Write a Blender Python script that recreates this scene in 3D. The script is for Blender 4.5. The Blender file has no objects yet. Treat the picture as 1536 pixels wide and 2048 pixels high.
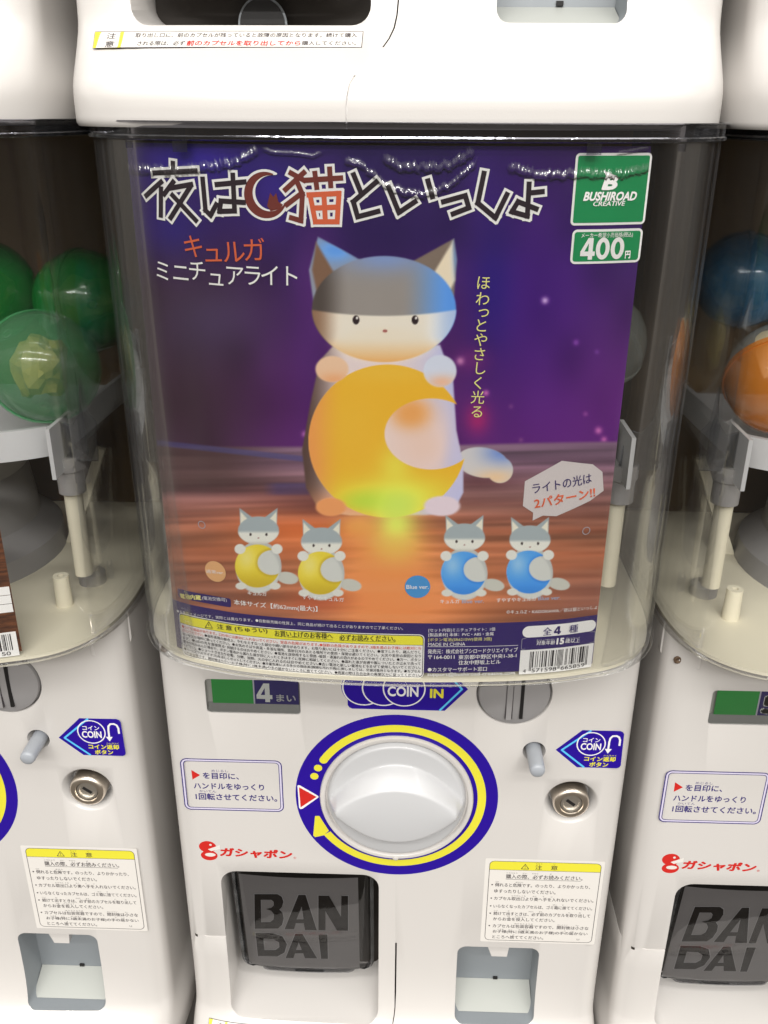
import bpy, bmesh, math, random
import numpy as np
from mathutils import Vector, Matrix
from mathutils.geometry import tessellate_polygon
random.seed(7)
S = bpy.context.scene
COL = S.collection
MM = 0.001

# ------------------------------------------------------------------ camera
F_PX, PITCH, YAW, ROLL = 1820.3, math.radians(23.81), math.radians(1.697), math.radians(0.3115)
CAM = np.array([0.00523, -0.49209, 0.43063])
cp_, sp_, cy_, sy_ = math.cos(PITCH), math.sin(PITCH), math.cos(YAW), math.sin(YAW)
cr_, sr_ = math.cos(ROLL), math.sin(ROLL)
R_ = np.array([cy_, sy_, 0.0])
FW = np.array([-sy_*cp_, cy_*cp_, -sp_])
UP = np.cross(R_, FW)
RIGHT = cr_*R_ + sr_*UP
UPV = cr_*UP - sr_*R_
cd = bpy.data.cameras.new('camera')
cam = bpy.data.objects.new('camera', cd); COL.objects.link(cam)
M = Matrix(((RIGHT[0], UPV[0], -FW[0], CAM[0]), (RIGHT[1], UPV[1], -FW[1], CAM[1]), (RIGHT[2], UPV[2], -FW[2], CAM[2]), (0, 0, 0, 1)))
cam.matrix_world = M
cd.sensor_fit = 'VERTICAL'; cd.sensor_height = 36.0; cd.lens = F_PX/2048*36.0
cd.clip_start = 0.01; cd.clip_end = 50
S.camera = cam

# ------------------------------------------------------------------ world and lamps
w = bpy.data.worlds.new("World"); S.world = w; w.use_nodes = True
nt = w.node_tree; bgn = nt.nodes['Background']
tc = nt.nodes.new('ShaderNodeTexCoord'); sep = nt.nodes.new('ShaderNodeSeparateXYZ')
rmp = nt.nodes.new('ShaderNodeValToRGB'); nt.links.new(tc.outputs['Generated'], sep.inputs[0])
mr0 = nt.nodes.new('ShaderNodeMapRange'); mr0.inputs['From Min'].default_value = -1; nt.links.new(sep.outputs['Z'], mr0.inputs['Value']); nt.links.new(mr0.outputs[0], rmp.inputs[0]); nt.links.new(rmp.outputs[0], bgn.inputs[0])
e = rmp.color_ramp.elements
e[0].position = 0.42; e[0].color = (0.085, 0.075, 0.064, 1)
e[1].position = 0.78; e[1].color = (0.88, 0.85, 0.81, 1)
em_ = e.new(0.52); em_.color = (0.12, 0.108, 0.096, 1)
bgn.inputs[1].default_value = 1.6

def lamp(name, x, y, z, sx, sy, power, tx=0, ty=0, tz=0):
    l = bpy.data.lights.new(name, 'AREA'); l.shape = 'RECTANGLE'; l.size = sx; l.size_y = sy; l.energy = power
    l.color = (1.0, 0.985, 0.955)
    o = bpy.data.objects.new(name, l); COL.objects.link(o); o.location = (x, y, z)
    d = Vector((tx, ty, tz)) - o.location
    o.rotation_euler = d.to_track_quat('-Z', 'Y').to_euler()
    return o
lamp('ceiling_lamp', -0.5, -1.15, 2.6, 2.0, 0.10, 17, -0.5, -0.8, 0)
lamp('ceiling_lamp', 1.9, -1.15, 2.6, 2.0, 0.10, 14, 1.9, -0.8, 0)
lamp('ceiling_lamp', 0.1, -2.4, 2.6, 3.6, 0.10, 66, 0.1, -1.3, 0)
lamp('ceiling_lamp', 0.1, -3.9, 2.6, 4.4, 0.11, 105, 0.1, 0, 0.2)  # extra lamp added farther out front to brighten upright faces and the card
S.view_settings.view_transform = 'Standard'; S.view_settings.look = 'None'
S.view_settings.exposure = 0.12; S.view_settings.gamma = 1.0; S.view_settings.use_curve_mapping = False
S.render.engine = 'CYCLES'
S.cycles.max_bounces = 12; S.cycles.transparent_max_bounces = 24
S.cycles.caustics_reflective = False; S.cycles.caustics_refractive = False

# ------------------------------------------------------------------ photo measuring helpers (mm)
def ray(u, v):
    a, b = u-768, v-1024
    u0 = a*cr_+b*sr_; v0 = -a*sr_+b*cr_
    return R_*(u0/F_PX) + UP*(-v0/F_PX) + FW
def bp(u, v, y=0.0):
    """photo point -> (X, Z) in mm on the machine's upright front panel"""
    r = ray(u, v); t = (y*MM - CAM[1])/r[1]; q = CAM+t*r
    return (q[0]*1000, q[2]*1000)
def proj_np(X, Y, Z):
    dx, dy, dz = X*MM-CAM[0], Y*MM-CAM[1], Z*MM-CAM[2]
    x = dx*R_[0]+dy*R_[1]+dz*R_[2]; yy = dx*UP[0]+dy*UP[1]+dz*UP[2]; zz = dx*FW[0]+dy*FW[1]+dz*FW[2]
    a = F_PX*x/zz; b = -F_PX*yy/zz
    return 768+a*cr_-b*sr_, 1024+a*sr_+b*cr_

def s2l(c):
    c = c/255.0
    return c/12.92 if c <= 0.04045 else ((c+0.055)/1.055)**2.4
def rgb(r, g, b): return (s2l(r), s2l(g), s2l(b), 1.0)

# ------------------------------------------------------------------ materials
def mat(name, col, rough=0.4, metal=0.0, coat=0.0, bump=0.0, bscale=400, mottling=0.0, trans=0.0, spec=0.5):
    m = bpy.data.materials.new(name); m.use_nodes = True; n = m.node_tree.nodes; L = m.node_tree.links
    p = n['Principled BSDF']
    p.inputs['Base Color'].default_value = col; p.inputs['Roughness'].default_value = rough
    p.inputs['Metallic'].default_value = metal; p.inputs['Coat Weight'].default_value = coat
    p.inputs['Specular IOR Level'].default_value = spec
    p.inputs['Transmission Weight'].default_value = trans
    if bump or mottling:
        t = n.new('ShaderNodeTexCoord')
        if bump:
            no = n.new('ShaderNodeTexNoise'); no.inputs['Scale'].default_value = bscale; no.inputs['Detail'].default_value = 3
            L.new(t.outputs['Object'], no.inputs['Vector'])
            b = n.new('ShaderNodeBump'); b.inputs['Strength'].default_value = bump; b.inputs['Distance'].default_value = 0.0006
            L.new(no.outputs['Fac'], b.inputs['Height']); L.new(b.outputs[0], p.inputs['Normal'])
        if mottling:
            n2 = n.new('ShaderNodeTexNoise'); n2.inputs['Scale'].default_value = 35; n2.inputs['Detail'].default_value = 5
            L.new(t.outputs['Object'], n2.inputs['Vector'])
            mr = n.new('ShaderNodeMapRange'); mr.inputs['From Min'].default_value = 0.3; mr.inputs['From Max'].default_value = 0.7
            mr.inputs['To Min'].default_value = rough-mottling; mr.inputs['To Max'].default_value = rough+mottling
            L.new(n2.outputs['Fac'], mr.inputs['Value']); L.new(mr.outputs[0], p.inputs['Roughness'])
            mx = n.new('ShaderNodeMix'); mx.data_type = 'RGBA'
            mx.inputs['A'].default_value = col; mx.inputs['B'].default_value = tuple(c*0.975 for c in col[:3])+(1,)
            L.new(n2.outputs['Fac'], mx.inputs['Factor']); L.new(mx.outputs['Result'], p.inputs['Base Color'])
    return m
WHITE = mat('white_plastic', (0.585, 0.56, 0.535, 1), 0.27, coat=0.12, bump=0.06, bscale=1400)
KNOBW = mat('knob_plastic', (0.51, 0.512, 0.52, 1), 0.33, coat=0.08, bump=0.02, bscale=900, mottling=0.012)
LINER = mat('grey_liner', (0.23, 0.25, 0.265, 1), 0.45, bump=0.1, bscale=120, mottling=0.05)
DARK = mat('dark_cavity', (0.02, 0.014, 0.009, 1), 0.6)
CREAM = mat('cream_plastic', (0.78, 0.73, 0.58, 1), 0.45, mottling=0.08)
BROWNIN = mat('brown_inner_wall', (0.11, 0.066, 0.022, 1), 0.5, mottling=0.1)
GREYP = mat('grey_plastic', (0.29, 0.28, 0.28, 1), 0.38, bump=0.08, mottling=0.04)
LEVER = mat('grey_lever_plastic', (0.33, 0.35, 0.38, 1), 0.34, mottling=0.04)
TRAY = mat('tray_plastic', (0.55, 0.55, 0.56, 1), 0.4, mottling=0.05)
CHROME = mat('chrome', (0.92, 0.82, 0.70, 1), 0.3, metal=1.0, bump=0.05)
CHROME2 = mat('lock_core_metal', (0.93, 0.88, 0.80, 1), 0.36, metal=1.0, bump=0.1, bscale=900)
BLACK = mat('black_slot', (0.006, 0.005, 0.005, 1), 0.6)
PBLUE = mat('print_blue', (0.018, 0.002, 0.27, 1), 0.33)
PNAVY = mat('print_navy', (0.03, 0.02, 0.16, 1), 0.4)
PYEL = mat('print_yellow', (0.72, 0.66, 0.045, 1), 0.35)
PRED = mat('print_red', (0.55, 0.02, 0.015, 1), 0.35)
PCYAN = mat('print_cyan', (0.10, 0.52, 0.85, 1), 0.35)
PWHITE = mat('print_white', (0.80, 0.79, 0.78, 1), 0.35)
PPAPER = mat('sticker_paper', (0.70, 0.67, 0.63, 1), 0.4)
PTEXT = mat('print_dark', (0.045, 0.035, 0.04, 1), 0.45)
PGREEN = mat('print_green', (0.035, 0.36, 0.07, 1), 0.4)
PLILAC = mat('print_lilac', (0.62, 0.58, 0.72, 1), 0.4)
# inks of the display card
KBLK = mat('card_black', (0.012, 0.008, 0.012, 1), 0.3)
KDARK = mat('card_title_dark', (0.018, 0.008, 0.016, 1), 0.3)
KRBR = mat('card_title_redbrown', (0.17, 0.028, 0.02, 1), 0.3)
KORG = mat('card_orange', (0.72, 0.13, 0.05, 1), 0.3)
KWHT = mat('card_white', (0.90, 0.89, 0.88, 1), 0.3)
KGRN = mat('card_green', (0.005, 0.27, 0.085, 1), 0.3)
KYEL = mat('card_yellow', (0.90, 0.84, 0.05, 1), 0.3)
KCRM = mat('card_cream_yellow', (0.85, 0.80, 0.28, 1), 0.3)
KRED = mat('card_red', (0.62, 0.09, 0.06, 1), 0.3)
KNAV = mat('card_navy', (0.032, 0.016, 0.135, 1), 0.3)
KLBL = mat('card_light_blue', (0.35, 0.50, 0.72, 1), 0.3)
KBLU = mat('card_blue', (0.07, 0.31, 0.68, 1), 0.3)
KAPR = mat('card_apricot', (0.80, 0.44, 0.20, 1), 0.3)
KBUB = mat('card_bubble', (0.66, 0.60, 0.60, 1), 0.3)
KGRY = mat('card_grey_print', (0.4, 0.4, 0.45, 1), 0.3)

def clear(name, tint, refl=1.0, haze=0.0, hazecol=(0.5, 0.5, 0.52, 1), streak=True, rough=0.02, bumpd=0.0004):
    """thin clear plastic: see-through with a Fresnel gloss and a little scratched haze"""
    m = bpy.data.materials.new(name); m.use_nodes = True; n = m.node_tree.nodes; L = m.node_tree.links
    n.remove(n['Principled BSDF']); out = n['Material Output']
    tr = n.new('ShaderNodeBsdfTransparent'); tr.inputs[0].default_value = tint
    gl = n.new('ShaderNodeBsdfGlossy'); gl.inputs['Roughness'].default_value = rough; gl.inputs[0].default_value = (1, 1, 1, 1)
    fr = n.new('ShaderNodeFresnel'); fr.inputs['IOR'].default_value = 1.45
    mu = n.new('ShaderNodeMath'); mu.operation = 'MULTIPLY'; mu.inputs[1].default_value = refl
    L.new(fr.outputs[0], mu.inputs[0])
    mx = n.new('ShaderNodeMixShader'); L.new(mu.outputs[0], mx.inputs[0]); L.new(tr.outputs[0], mx.inputs[1]); L.new(gl.outputs[0], mx.inputs[2])
    t = n.new('ShaderNodeTexCoord'); mp = n.new('ShaderNodeMapping'); mp.inputs['Scale'].default_value = (160, 160, 5) if streak else (60, 60, 60)
    L.new(t.outputs['Object'], mp.inputs[0])
    no = n.new('ShaderNodeTexNoise'); no.inputs['Scale'].default_value = 1.0; no.inputs['Detail'].default_value = 4; L.new(mp.outputs[0], no.inputs[0])
    b = n.new('ShaderNodeBump'); b.inputs['Strength'].default_value = 0.35; b.inputs['Distance'].default_value = bumpd
    L.new(no.outputs[0], b.inputs['Height']); L.new(b.outputs[0], gl.inputs['Normal'])
    last = mx
    if haze:
        df = n.new('ShaderNodeBsdfDiffuse'); df.inputs[0].default_value = hazecol
        lw = n.new('ShaderNodeLayerWeight'); lw.inputs[0].default_value = 0.35
        mr = n.new('ShaderNodeMapRange'); mr.inputs['From Min'].default_value = 0.42; mr.inputs['From Max'].default_value = 0.68
        mr.inputs['To Min'].default_value = 0.3*haze; mr.inputs['To Max'].default_value = haze*1.6
        L.new(no.outputs[0], mr.inputs['Value'])
        pw = n.new('ShaderNodeMath'); pw.operation = 'POWER'; pw.inputs[1].default_value = 1.6; L.new(lw.outputs['Facing'], pw.inputs[0])
        m2 = n.new('ShaderNodeMath'); m2.operation = 'MULTIPLY_ADD'
        L.new(pw.outputs[0], m2.inputs[0]); L.new(mr.outputs[0], m2.inputs[1]); m2.inputs[2].default_value = haze*0.04
        mx2 = n.new('ShaderNodeMixShader'); L.new(m2.outputs[0], mx2.inputs[0]); L.new(mx.outputs[0], mx2.inputs[1]); L.new(df.outputs[0], mx2.inputs[2])
        last = mx2
    L.new(last.outputs[0], out.inputs[0])
    return m
CLEAR = clear('clear_case_plastic', (0.985, 0.985, 0.98, 1), 0.5, haze=0.07, bumpd=0.00018)
CLEARRIM = clear('clear_rim_plastic', (0.72, 0.72, 0.76, 1), 1.3, haze=0.14)
CLEARFIN = clear('clear_divider_plastic', (0.70, 0.71, 0.74, 1), 1.0, haze=0.55, hazecol=(0.36, 0.37, 0.40, 1))
FILM = clear('clear_film', (0.995, 0.995, 0.995, 1), 0.4, streak=False, rough=0.07, bumpd=0.0002)
WINDOW = clear('clear_window_pane', (0.93, 0.94, 0.93, 1), 1.0, streak=False)
SMOKE = clear('smoked_flap_plastic', (0.72, 0.71, 0.71, 1), 0.65, haze=0.03, hazecol=(0.4, 0.42, 0.44, 1), streak=False, bumpd=0.0003)
FROST = mat('frosted_panel', (0.27, 0.262, 0.262, 1), 0.42, mottling=0.05)
FLAPDK = mat('clear_letter_dark', (0.010, 0.006, 0.004, 1), 0.6, spec=0.25)
FLAPEDGE = clear('flap_edge_plastic', (0.62, 0.62, 0.63, 1), 1.2, haze=0.5, hazecol=(0.34, 0.35, 0.36, 1), streak=False)
FROSTED = mat('frosted_edge', (0.42, 0.42, 0.43, 1), 0.4)

def shell_mat(name, col, a):
    m = bpy.data.materials.new(name); m.use_nodes = True; n = m.node_tree.nodes; L = m.node_tree.links
    p = n['Principled BSDF']; p.inputs['Base Color'].default_value = col; p.inputs['Roughness'].default_value = 0.12
    p.inputs['Coat Weight'].default_value = 0.6
    lw = n.new('ShaderNodeLayerWeight'); lw.inputs[0].default_value = 0.35
    mr = n.new('ShaderNodeMapRange'); mr.inputs['To Min'].default_value = a; mr.inputs['To Max'].default_value = min(1, a+0.45)
    L.new(lw.outputs['Facing'], mr.inputs['Value']); L.new(mr.outputs[0], p.inputs['Alpha'])
    t = n.new('ShaderNodeTexCoord'); no = n.new('ShaderNodeTexNoise'); no.inputs['Scale'].default_value = 45; no.inputs['Detail'].default_value = 2
    L.new(t.outputs['Object'], no.inputs['Vector'])
    b = n.new('ShaderNodeBump'); b.inputs['Strength'].default_value = 0.5; b.inputs['Distance'].default_value = 0.001
    L.new(no.outputs[0], b.inputs['Height']); L.new(b.outputs[0], p.inputs['Normal'])
    return m
SH_GREEN = shell_mat('green_shell', (0.0, 0.30, 0.07, 1), 0.5)
SH_DGREEN = shell_mat('deep_green_shell', (0.0, 0.20, 0.03, 1), 0.7)
SH_BLUE = shell_mat('blue_shell', (0.0, 0.12, 0.26, 1), 0.7)
SH_ORANGE = shell_mat('orange_shell', (0.75, 0.23, 0.01, 1), 0.6)
SH_CLEAR = shell_mat('clear_shell', (0.42, 0.45, 0.42, 1), 0.12)
SH_LGREEN = shell_mat('pale_green_shell', (0.10, 0.30, 0.14, 1), 0.35)
TOYM = mat('toy_yellow', (0.40, 0.33, 0.08, 1), 0.5)
PAPERM = mat('insert_paper', (0.75, 0.62, 0.36, 1), 0.6)

# ------------------------------------------------------------------ mesh helpers (input in mm)
def new_obj(name, verts, faces, m, parent=None, smooth=False, loc=None, mats=None, midx=None):
    me = bpy.data.meshes.new(name)
    v = np.asarray(verts, dtype=float)*MM
    me.from_pydata([tuple(p) for p in v], [], [tuple(f) for f in faces])
    for q in (mats or [m]): me.materials.append(q)
    if midx is not None: me.polygons.foreach_set('material_index', midx)
    if smooth: me.polygons.foreach_set('use_smooth', [True]*len(me.polygons))
    me.update()
    o = bpy.data.objects.new(name, me); COL.objects.link(o)
    if parent: o.parent = parent
    if loc: o.location = loc
    return o
def sharpen(o, deg=35):
    me = o.data; bm = bmesh.new(); bm.from_mesh(me)
    a = math.radians(deg)
    for f in bm.faces: f.smooth = True
    for ed in bm.edges: ed.smooth = not (len(ed.link_faces) == 2 and ed.calc_face_angle(0) > a)
    bm.to_mesh(me); bm.free()
def empty(name, loc=(0, 0, 0), label=None, cat=None, group=None):
    o = bpy.data.objects.new(name, None); COL.objects.link(o); o.location = loc; o.empty_display_size = 0.01
    if label: o['label'] = label
    if cat: o['category'] = cat
    if group: o['group'] = group
    return o

class MB:
    def __init__(s): s.v = []; s.f = []; s.mi = []
    def add(s, vs, fs, mi=0):
        b = len(s.v); s.v += [tuple(p) for p in vs]; s.f += [tuple(i+b for i in f) for f in fs]; s.mi += [mi]*len(fs)
    def box(s, x0, x1, y0, y1, z0, z1, mi=0):
        s.add([(x0,y0,z0),(x1,y0,z0),(x1,y1,z0),(x0,y1,z0),(x0,y0,z1),(x1,y0,z1),(x1,y1,z1),(x0,y1,z1)],
              [(0,3,2,1),(4,5,6,7),(0,1,5,4),(1,2,6,5),(2,3,7,6),(3,0,4,7)], mi)
    def prism_y(s, poly, y0, y1, mi=0):
        """poly in (x,z) CCW seen from the front, extruded from y0 (front) to y1"""
        n = len(poly); y0f = y0 if callable(y0) else (lambda p: y0); y1f = y1 if callable(y1) else (lambda p: y1)
        vs = [(p[0], y0f(p), p[1]) for p in poly]+[(p[0], y1f(p), p[1]) for p in poly]
        fs = [tuple(range(n)), tuple(range(2*n-1, n-1, -1))]+[(i, i+n, (i+1) % n+n, (i+1) % n) for i in range(n)]
        s.add(vs, fs, mi)
    def lathe_y(s, cx, cz, prof, n=48, mi=0, close=True):
        """profile [(r, y)...] revolved about the y axis through (cx, cz)"""
        vs = []; fs = []
        for r, y in prof:
            for k in range(n):
                a = 2*math.pi*k/n; vs.append((cx+r*math.cos(a), y, cz+r*math.sin(a)))
        for j in range(len(prof)-1):
            for k in range(n):
                a = j*n+k; b = j*n+(k+1) % n; fs.append((a, b, b+n, a+n))
        if close:
            fs.append(tuple(range(n-1, -1, -1))); m = (len(prof)-1)*n; fs.append(tuple(m+k for k in range(n)))
        s.add(vs, fs, mi)
    def lathe_z(s, cx, cy, prof, n=32, mi=0, close=True):
        vs = []; fs = []
        for r, z in prof:
            for k in range(n):
                a = 2*math.pi*k/n; vs.append((cx+r*math.cos(a), cy+r*math.sin(a), z))
        for j in range(len(prof)-1):
            for k in range(n):
                a = j*n+k; b = j*n+(k+1) % n; fs.append((a, b, b+n, a+n))
        if close:
            fs.append(tuple(range(n-1, -1, -1))); m = (len(prof)-1)*n; fs.append(tuple(m+k for k in range(n)))
        s.add(vs, fs, mi)
    def build(s, name, m, parent=None, smooth=False, mats=None, sharp=None):
        o = new_obj(name, s.v, s.f, m, parent, smooth, mats=mats, midx=s.mi if mats else None)
        bm = bmesh.new(); bm.from_mesh(o.data); bmesh.ops.recalc_face_normals(bm, faces=bm.faces); bm.to_mesh(o.data); bm.free()
        if sharp: sharpen(o, sharp)
        return o

def rrect(x0, x1, z0, z1, r, n=6):
    rr = r if isinstance(r, (tuple, list)) else (r, r, r, r)      # bl, br, tr, tl
    P = []
    for (cx, cz, a0, q) in ((x0, z0, 180, rr[0]), (x1, z0, 270, rr[1]), (x1, z1, 0, rr[2]), (x0, z1, 90, rr[3])):
        if q <= 0: P.append((cx, cz)); continue
        ox = cx+q if a0 in (180, 90) else cx-q; oz = cz+q if a0 in (180, 270) else cz-q
        for k in range(n+1):
            a = math.radians(a0+90*k/n); P.append((ox+q*math.cos(a), oz+q*math.sin(a)))
    return P
def circ(cx, cz, r, n=40, rz=None):
    return [(cx+r*math.cos(2*math.pi*k/n), cz+(rz or r)*math.sin(2*math.pi*k/n)) for k in range(n)]

# ------------------------------------------------------------------ lettering: flat outlines of the built-in font
_tc = {}
def glyphs(txt, off=0.0):
    k = (txt, off)
    if k in _tc: return _tc[k]
    c = bpy.data.curves.new('t', 'FONT'); c.body = txt; c.size = 1; c.offset = off; c.resolution_u = 3
    o = bpy.data.objects.new('t', c); COL.objects.link(o)
    bpy.context.view_layer.update()
    me = bpy.data.meshes.new_from_object(o.evaluated_get(bpy.context.evaluated_depsgraph_get()))
    v = np.array([tuple(q.co)[:2] for q in me.vertices]); f = [tuple(p.vertices) for p in me.polygons]
    bpy.data.objects.remove(o); bpy.data.curves.remove(c); bpy.data.meshes.remove(me)
    _tc[k] = (v, f); return v, f

class Flat:
    """collects flat shapes in (a, b) mm; layers keep them from lying in one plane"""
    def __init__(s): s.v = []; s.f = []; s.mats = []; s.mi = []; s.step = 0
    LIFT = 0.0
    def m(s, mt):
        if mt not in s.mats: s.mats.append(mt)
        return s.mats.index(mt)
    def raw(s, pts, faces, mt, layer):
        b = len(s.v); s.v += [(p[0], p[1], layer) for p in pts]; s.f += [tuple(i+b for i in f) for f in faces]; s.mi += [s.m(mt)]*len(faces)
    def poly(s, pts, mt, layer=1.0, slice_w=None):
        """convex polygon, optionally cut in upright slices so it can follow a curve"""
        ar = sum(pts[i][0]*pts[(i+1) % len(pts)][1]-pts[(i+1) % len(pts)][0]*pts[i][1] for i in range(len(pts)))
        if ar < 0: pts = pts[::-1]
        if not slice_w: s.raw(pts, [tuple(range(len(pts)))], mt, layer); return
        x0 = min(p[0] for p in pts); x1 = max(p[0] for p in pts); n = max(1, int((x1-x0)/slice_w))
        for k in range(n):
            a = x0+(x1-x0)*k/n; c = x0+(x1-x0)*(k+1)/n; q = pts
            for (lim, sg) in ((a, 1), (c, -1)):
                o = []
                for i in range(len(q)):
                    p, r = q[i], q[(i+1) % len(q)]; dp = (p[0]-lim)*sg; dr = (r[0]-lim)*sg
                    if dp >= -1e-9: o.append(p)
                    if (dp > 1e-9 and dr < -1e-9) or (dp < -1e-9 and dr > 1e-9):
                        t = dp/(dp-dr); o.append((p[0]+t*(r[0]-p[0]), p[1]+t*(r[1]-p[1])))
                q = o
                if len(q) < 3: break
            if len(q) >= 3: s.raw(q, [tuple(range(len(q)))], mt, layer)
    def shape(s, loops, mt, layer=1.0):
        """outline with holes, first loop is the outside"""
        L = [[Vector((p[0], p[1], 0)) for p in l] for l in loops]; T = tessellate_polygon(L); P = [p for l in loops for p in l]; fs = []
        for t in T:
            a, b, c = (P[i] for i in t); cr = (b[0]-a[0])*(c[1]-a[1])-(c[0]-a[0])*(b[1]-a[1]); fs.append(tuple(t) if cr > 0 else tuple(t)[::-1])
        s.raw(P, fs, mt, layer)
    def four(s, x0, x1, z0, z1, mt, layer=1.0):
        q = lambda L: [(x0+(x1-x0)*a, z0+(z1-z0)*b) for a, b in L]
        s.shape([q([(.48,1),(.84,1),(.84,.38),(1,.38),(1,.17),(.84,.17),(.84,0),(.54,0),(.54,.17),(0,.17),(0,.38)]), q([(.54,.38),(.54,.76),(.27,.38)])], mt, layer)
    def zero(s, x0, x1, z0, z1, mt, layer=1.0, t=0.3):
        cx, cz, rx, rz = (x0+x1)/2, (z0+z1)/2, (x1-x0)/2, (z1-z0)/2; s.ring(circ(cx, cz, rx, 36, rz), circ(cx, cz, rx*(1-2*t), 36, rz*(1-1.35*t)), mt, layer)
    def ring(s, outer, inner, mt, layer=1.0):
        n = len(outer); s.raw(list(outer)+list(inner), [(i, (i+1) % n, (i+1) % n+n, i+n) for i in range(n)], mt, layer)
    def stroke(s, pts, wd, mt, layer=1.0, cap=0.0, closed=False):
        """thick line, one quad per segment, each a hair above the last"""
        n = len(pts)-(0 if closed else 1)
        for i in range(n):
            a = np.array(pts[i], float); b = np.array(pts[(i+1) % len(pts)], float); d = b-a; l = np.hypot(*d)
            if l < 1e-6: continue
            d /= l; nn = np.array([-d[1], d[0]])*wd/2
            a2 = a-d*cap; b2 = b+d*cap
            s.step = (s.step+1) % 40
            k = max(1, int(l/4.0)); ca = [a2+(b2-a2)*i/k for i in range(k+1)]
            s.raw([p-nn for p in ca]+[p+nn for p in ca], [(i, i+1, i+k+2, i+k+1) for i in range(k)], mt, layer+s.step*0.004)
    def arc(s, cx, cz, r0, r1, a0, a1, mt, layer=1.0, n=60):
        P = []; 
        for k in range(n+1):
            a = math.radians(a0+(a1-a0)*k/n); P.append((cx+r1*math.cos(a), cz+r1*math.sin(a)))
        for k in range(n+1):
            a = math.radians(a0+(a1-a0)*k/n); P.append((cx+r0*math.cos(a), cz+r0*math.sin(a)))
        m = n+1; fs = [(k, k+1, k+1+m, k+m) if a1 < a0 else (k+1, k, k+m, k+1+m) for k in range(n)]
        s.raw(P, fs, mt, layer)
    def text(s, txt, p0, p1, h, mt, layer=1.6, off=0.0, shear=0.0, fit=True):
        """p0, p1: middles of the left and right ends of the line; h: full height of the drawn glyphs"""
        v, f = glyphs(txt)
        if len(v) == 0: return
        mn = v.min(0)-off; mxx = v.max(0)+off; wd = mxx[0]-mn[0]; ht = mxx[1]-mn[1]
        d = np.array(p1, float)-np.array(p0, float); L = np.hypot(*d); d /= L; nn = np.array([-d[1], d[0]])
        for k, (ox, oy) in enumerate(Flat.bold(off)):                 # heavier strokes: a few shifted impressions
            q = (v+[ox, oy]-[mn[0], (mn[1]+mxx[1])/2])/[wd, ht]
            q[:, 0] *= L; q[:, 1] *= h; q[:, 0] += shear*q[:, 1]
            P = np.array(p0)+q[:, :1]*d+q[:, 1:]*nn
            s.raw([tuple(p) for p in P], f, mt, layer+Flat.LIFT+0.06*k)
    @staticmethod
    def bold(off):
        if off < 0.007: return [(0, 0)]
        if off < 0.02: return [(-off, 0), (off, 0), (0, off)]
        return [(0, 0)]+[(off*math.cos(a), off*math.sin(a)) for a in (math.pi*i/4 for i in range(8))]
    def char(s, ch, c, h, mt, rot=0.0, layer=1.6, off=0.0, sx=1.0):
        v, f = glyphs(ch)
        a = math.radians(rot)
        for k, (ox, oy) in enumerate(Flat.bold(off)):
          q = (v+[ox, oy]-[0.5, 0.38])*h*np.array([sx, 1.0])
          P = np.stack([c[0]+q[:, 0]*math.cos(a)-q[:, 1]*math.sin(a), c[1]+q[:, 0]*math.sin(a)+q[:, 1]*math.cos(a)], 1)
          s.raw([tuple(p) for p in P], f, mt, layer+Flat.LIFT+0.06*k)
    def build(s, name, parent, mapf, label=None):
        V = np.array(s.v); W = mapf(V[:, 0], V[:, 1], V[:, 2])
        me = bpy.data.meshes.new(name); me.from_pydata([tuple(p) for p in W*MM], [], s.f)
        for q in s.mats: me.materials.append(q)
        me.polygons.foreach_set('material_index', s.mi); me.update()
        o = bpy.data.objects.new(name, me); COL.objects.link(o)
        if parent: o.parent = parent
        if label: o['label'] = label
        return o
def on_panel(a, b, l): return np.stack([a, -0.12*l, b], 1)

# ------------------------------------------------------------------ plan outlines
def catmull(P, n=10):
    P = [np.array(p, float) for p in P]; P = [2*P[0]-P[1]]+P+[2*P[-1]-P[-2]]; out = []
    for i in range(1, len(P)-2):
        for k in range(n):
            t = k/n; a, b, c, d = P[i-1:i+3]
            out.append(0.5*((2*b)+(-a+c)*t+(2*a-5*b+4*c-d)*t*t+(-a+3*b-3*c+d)*t**3))
    out.append(P[-2]); return np.array(out)
def resample(P, ts):
    d = np.r_[0, np.cumsum(np.hypot(*np.diff(P, axis=0).T))]
    return np.stack([np.interp(ts, d, P[:, 0]), np.interp(ts, d, P[:, 1])], 1), d[-1]
CASE_HALF = catmull([(0,-61),(20,-60.7),(40,-59.7),(60,-58.2),(78,-56),(94,-53),(108,-49),(121,-44.8),(132,-38.8),(142,-30),(149.5,-19.5),(155,-7),(158.5,8),(160.5,27),(161,50),(161,110),(161,190)])
_ang = [math.radians(a) for a in range(0, 91, 9)]
PANEL_HALF = np.array([(0,0),(20,0),(40,0),(60,0),(80,0),(100,0),(120,0),(132,0),(141,0.0)]+[(141+16*math.sin(a), 16-16*math.cos(a)) for a in _ang[1:]]+[(157,50),(157,110),(157,190)])
_, LC = resample(CASE_HALF, [0]); _, LP = resample(PANEL_HALF, [0])

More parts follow.
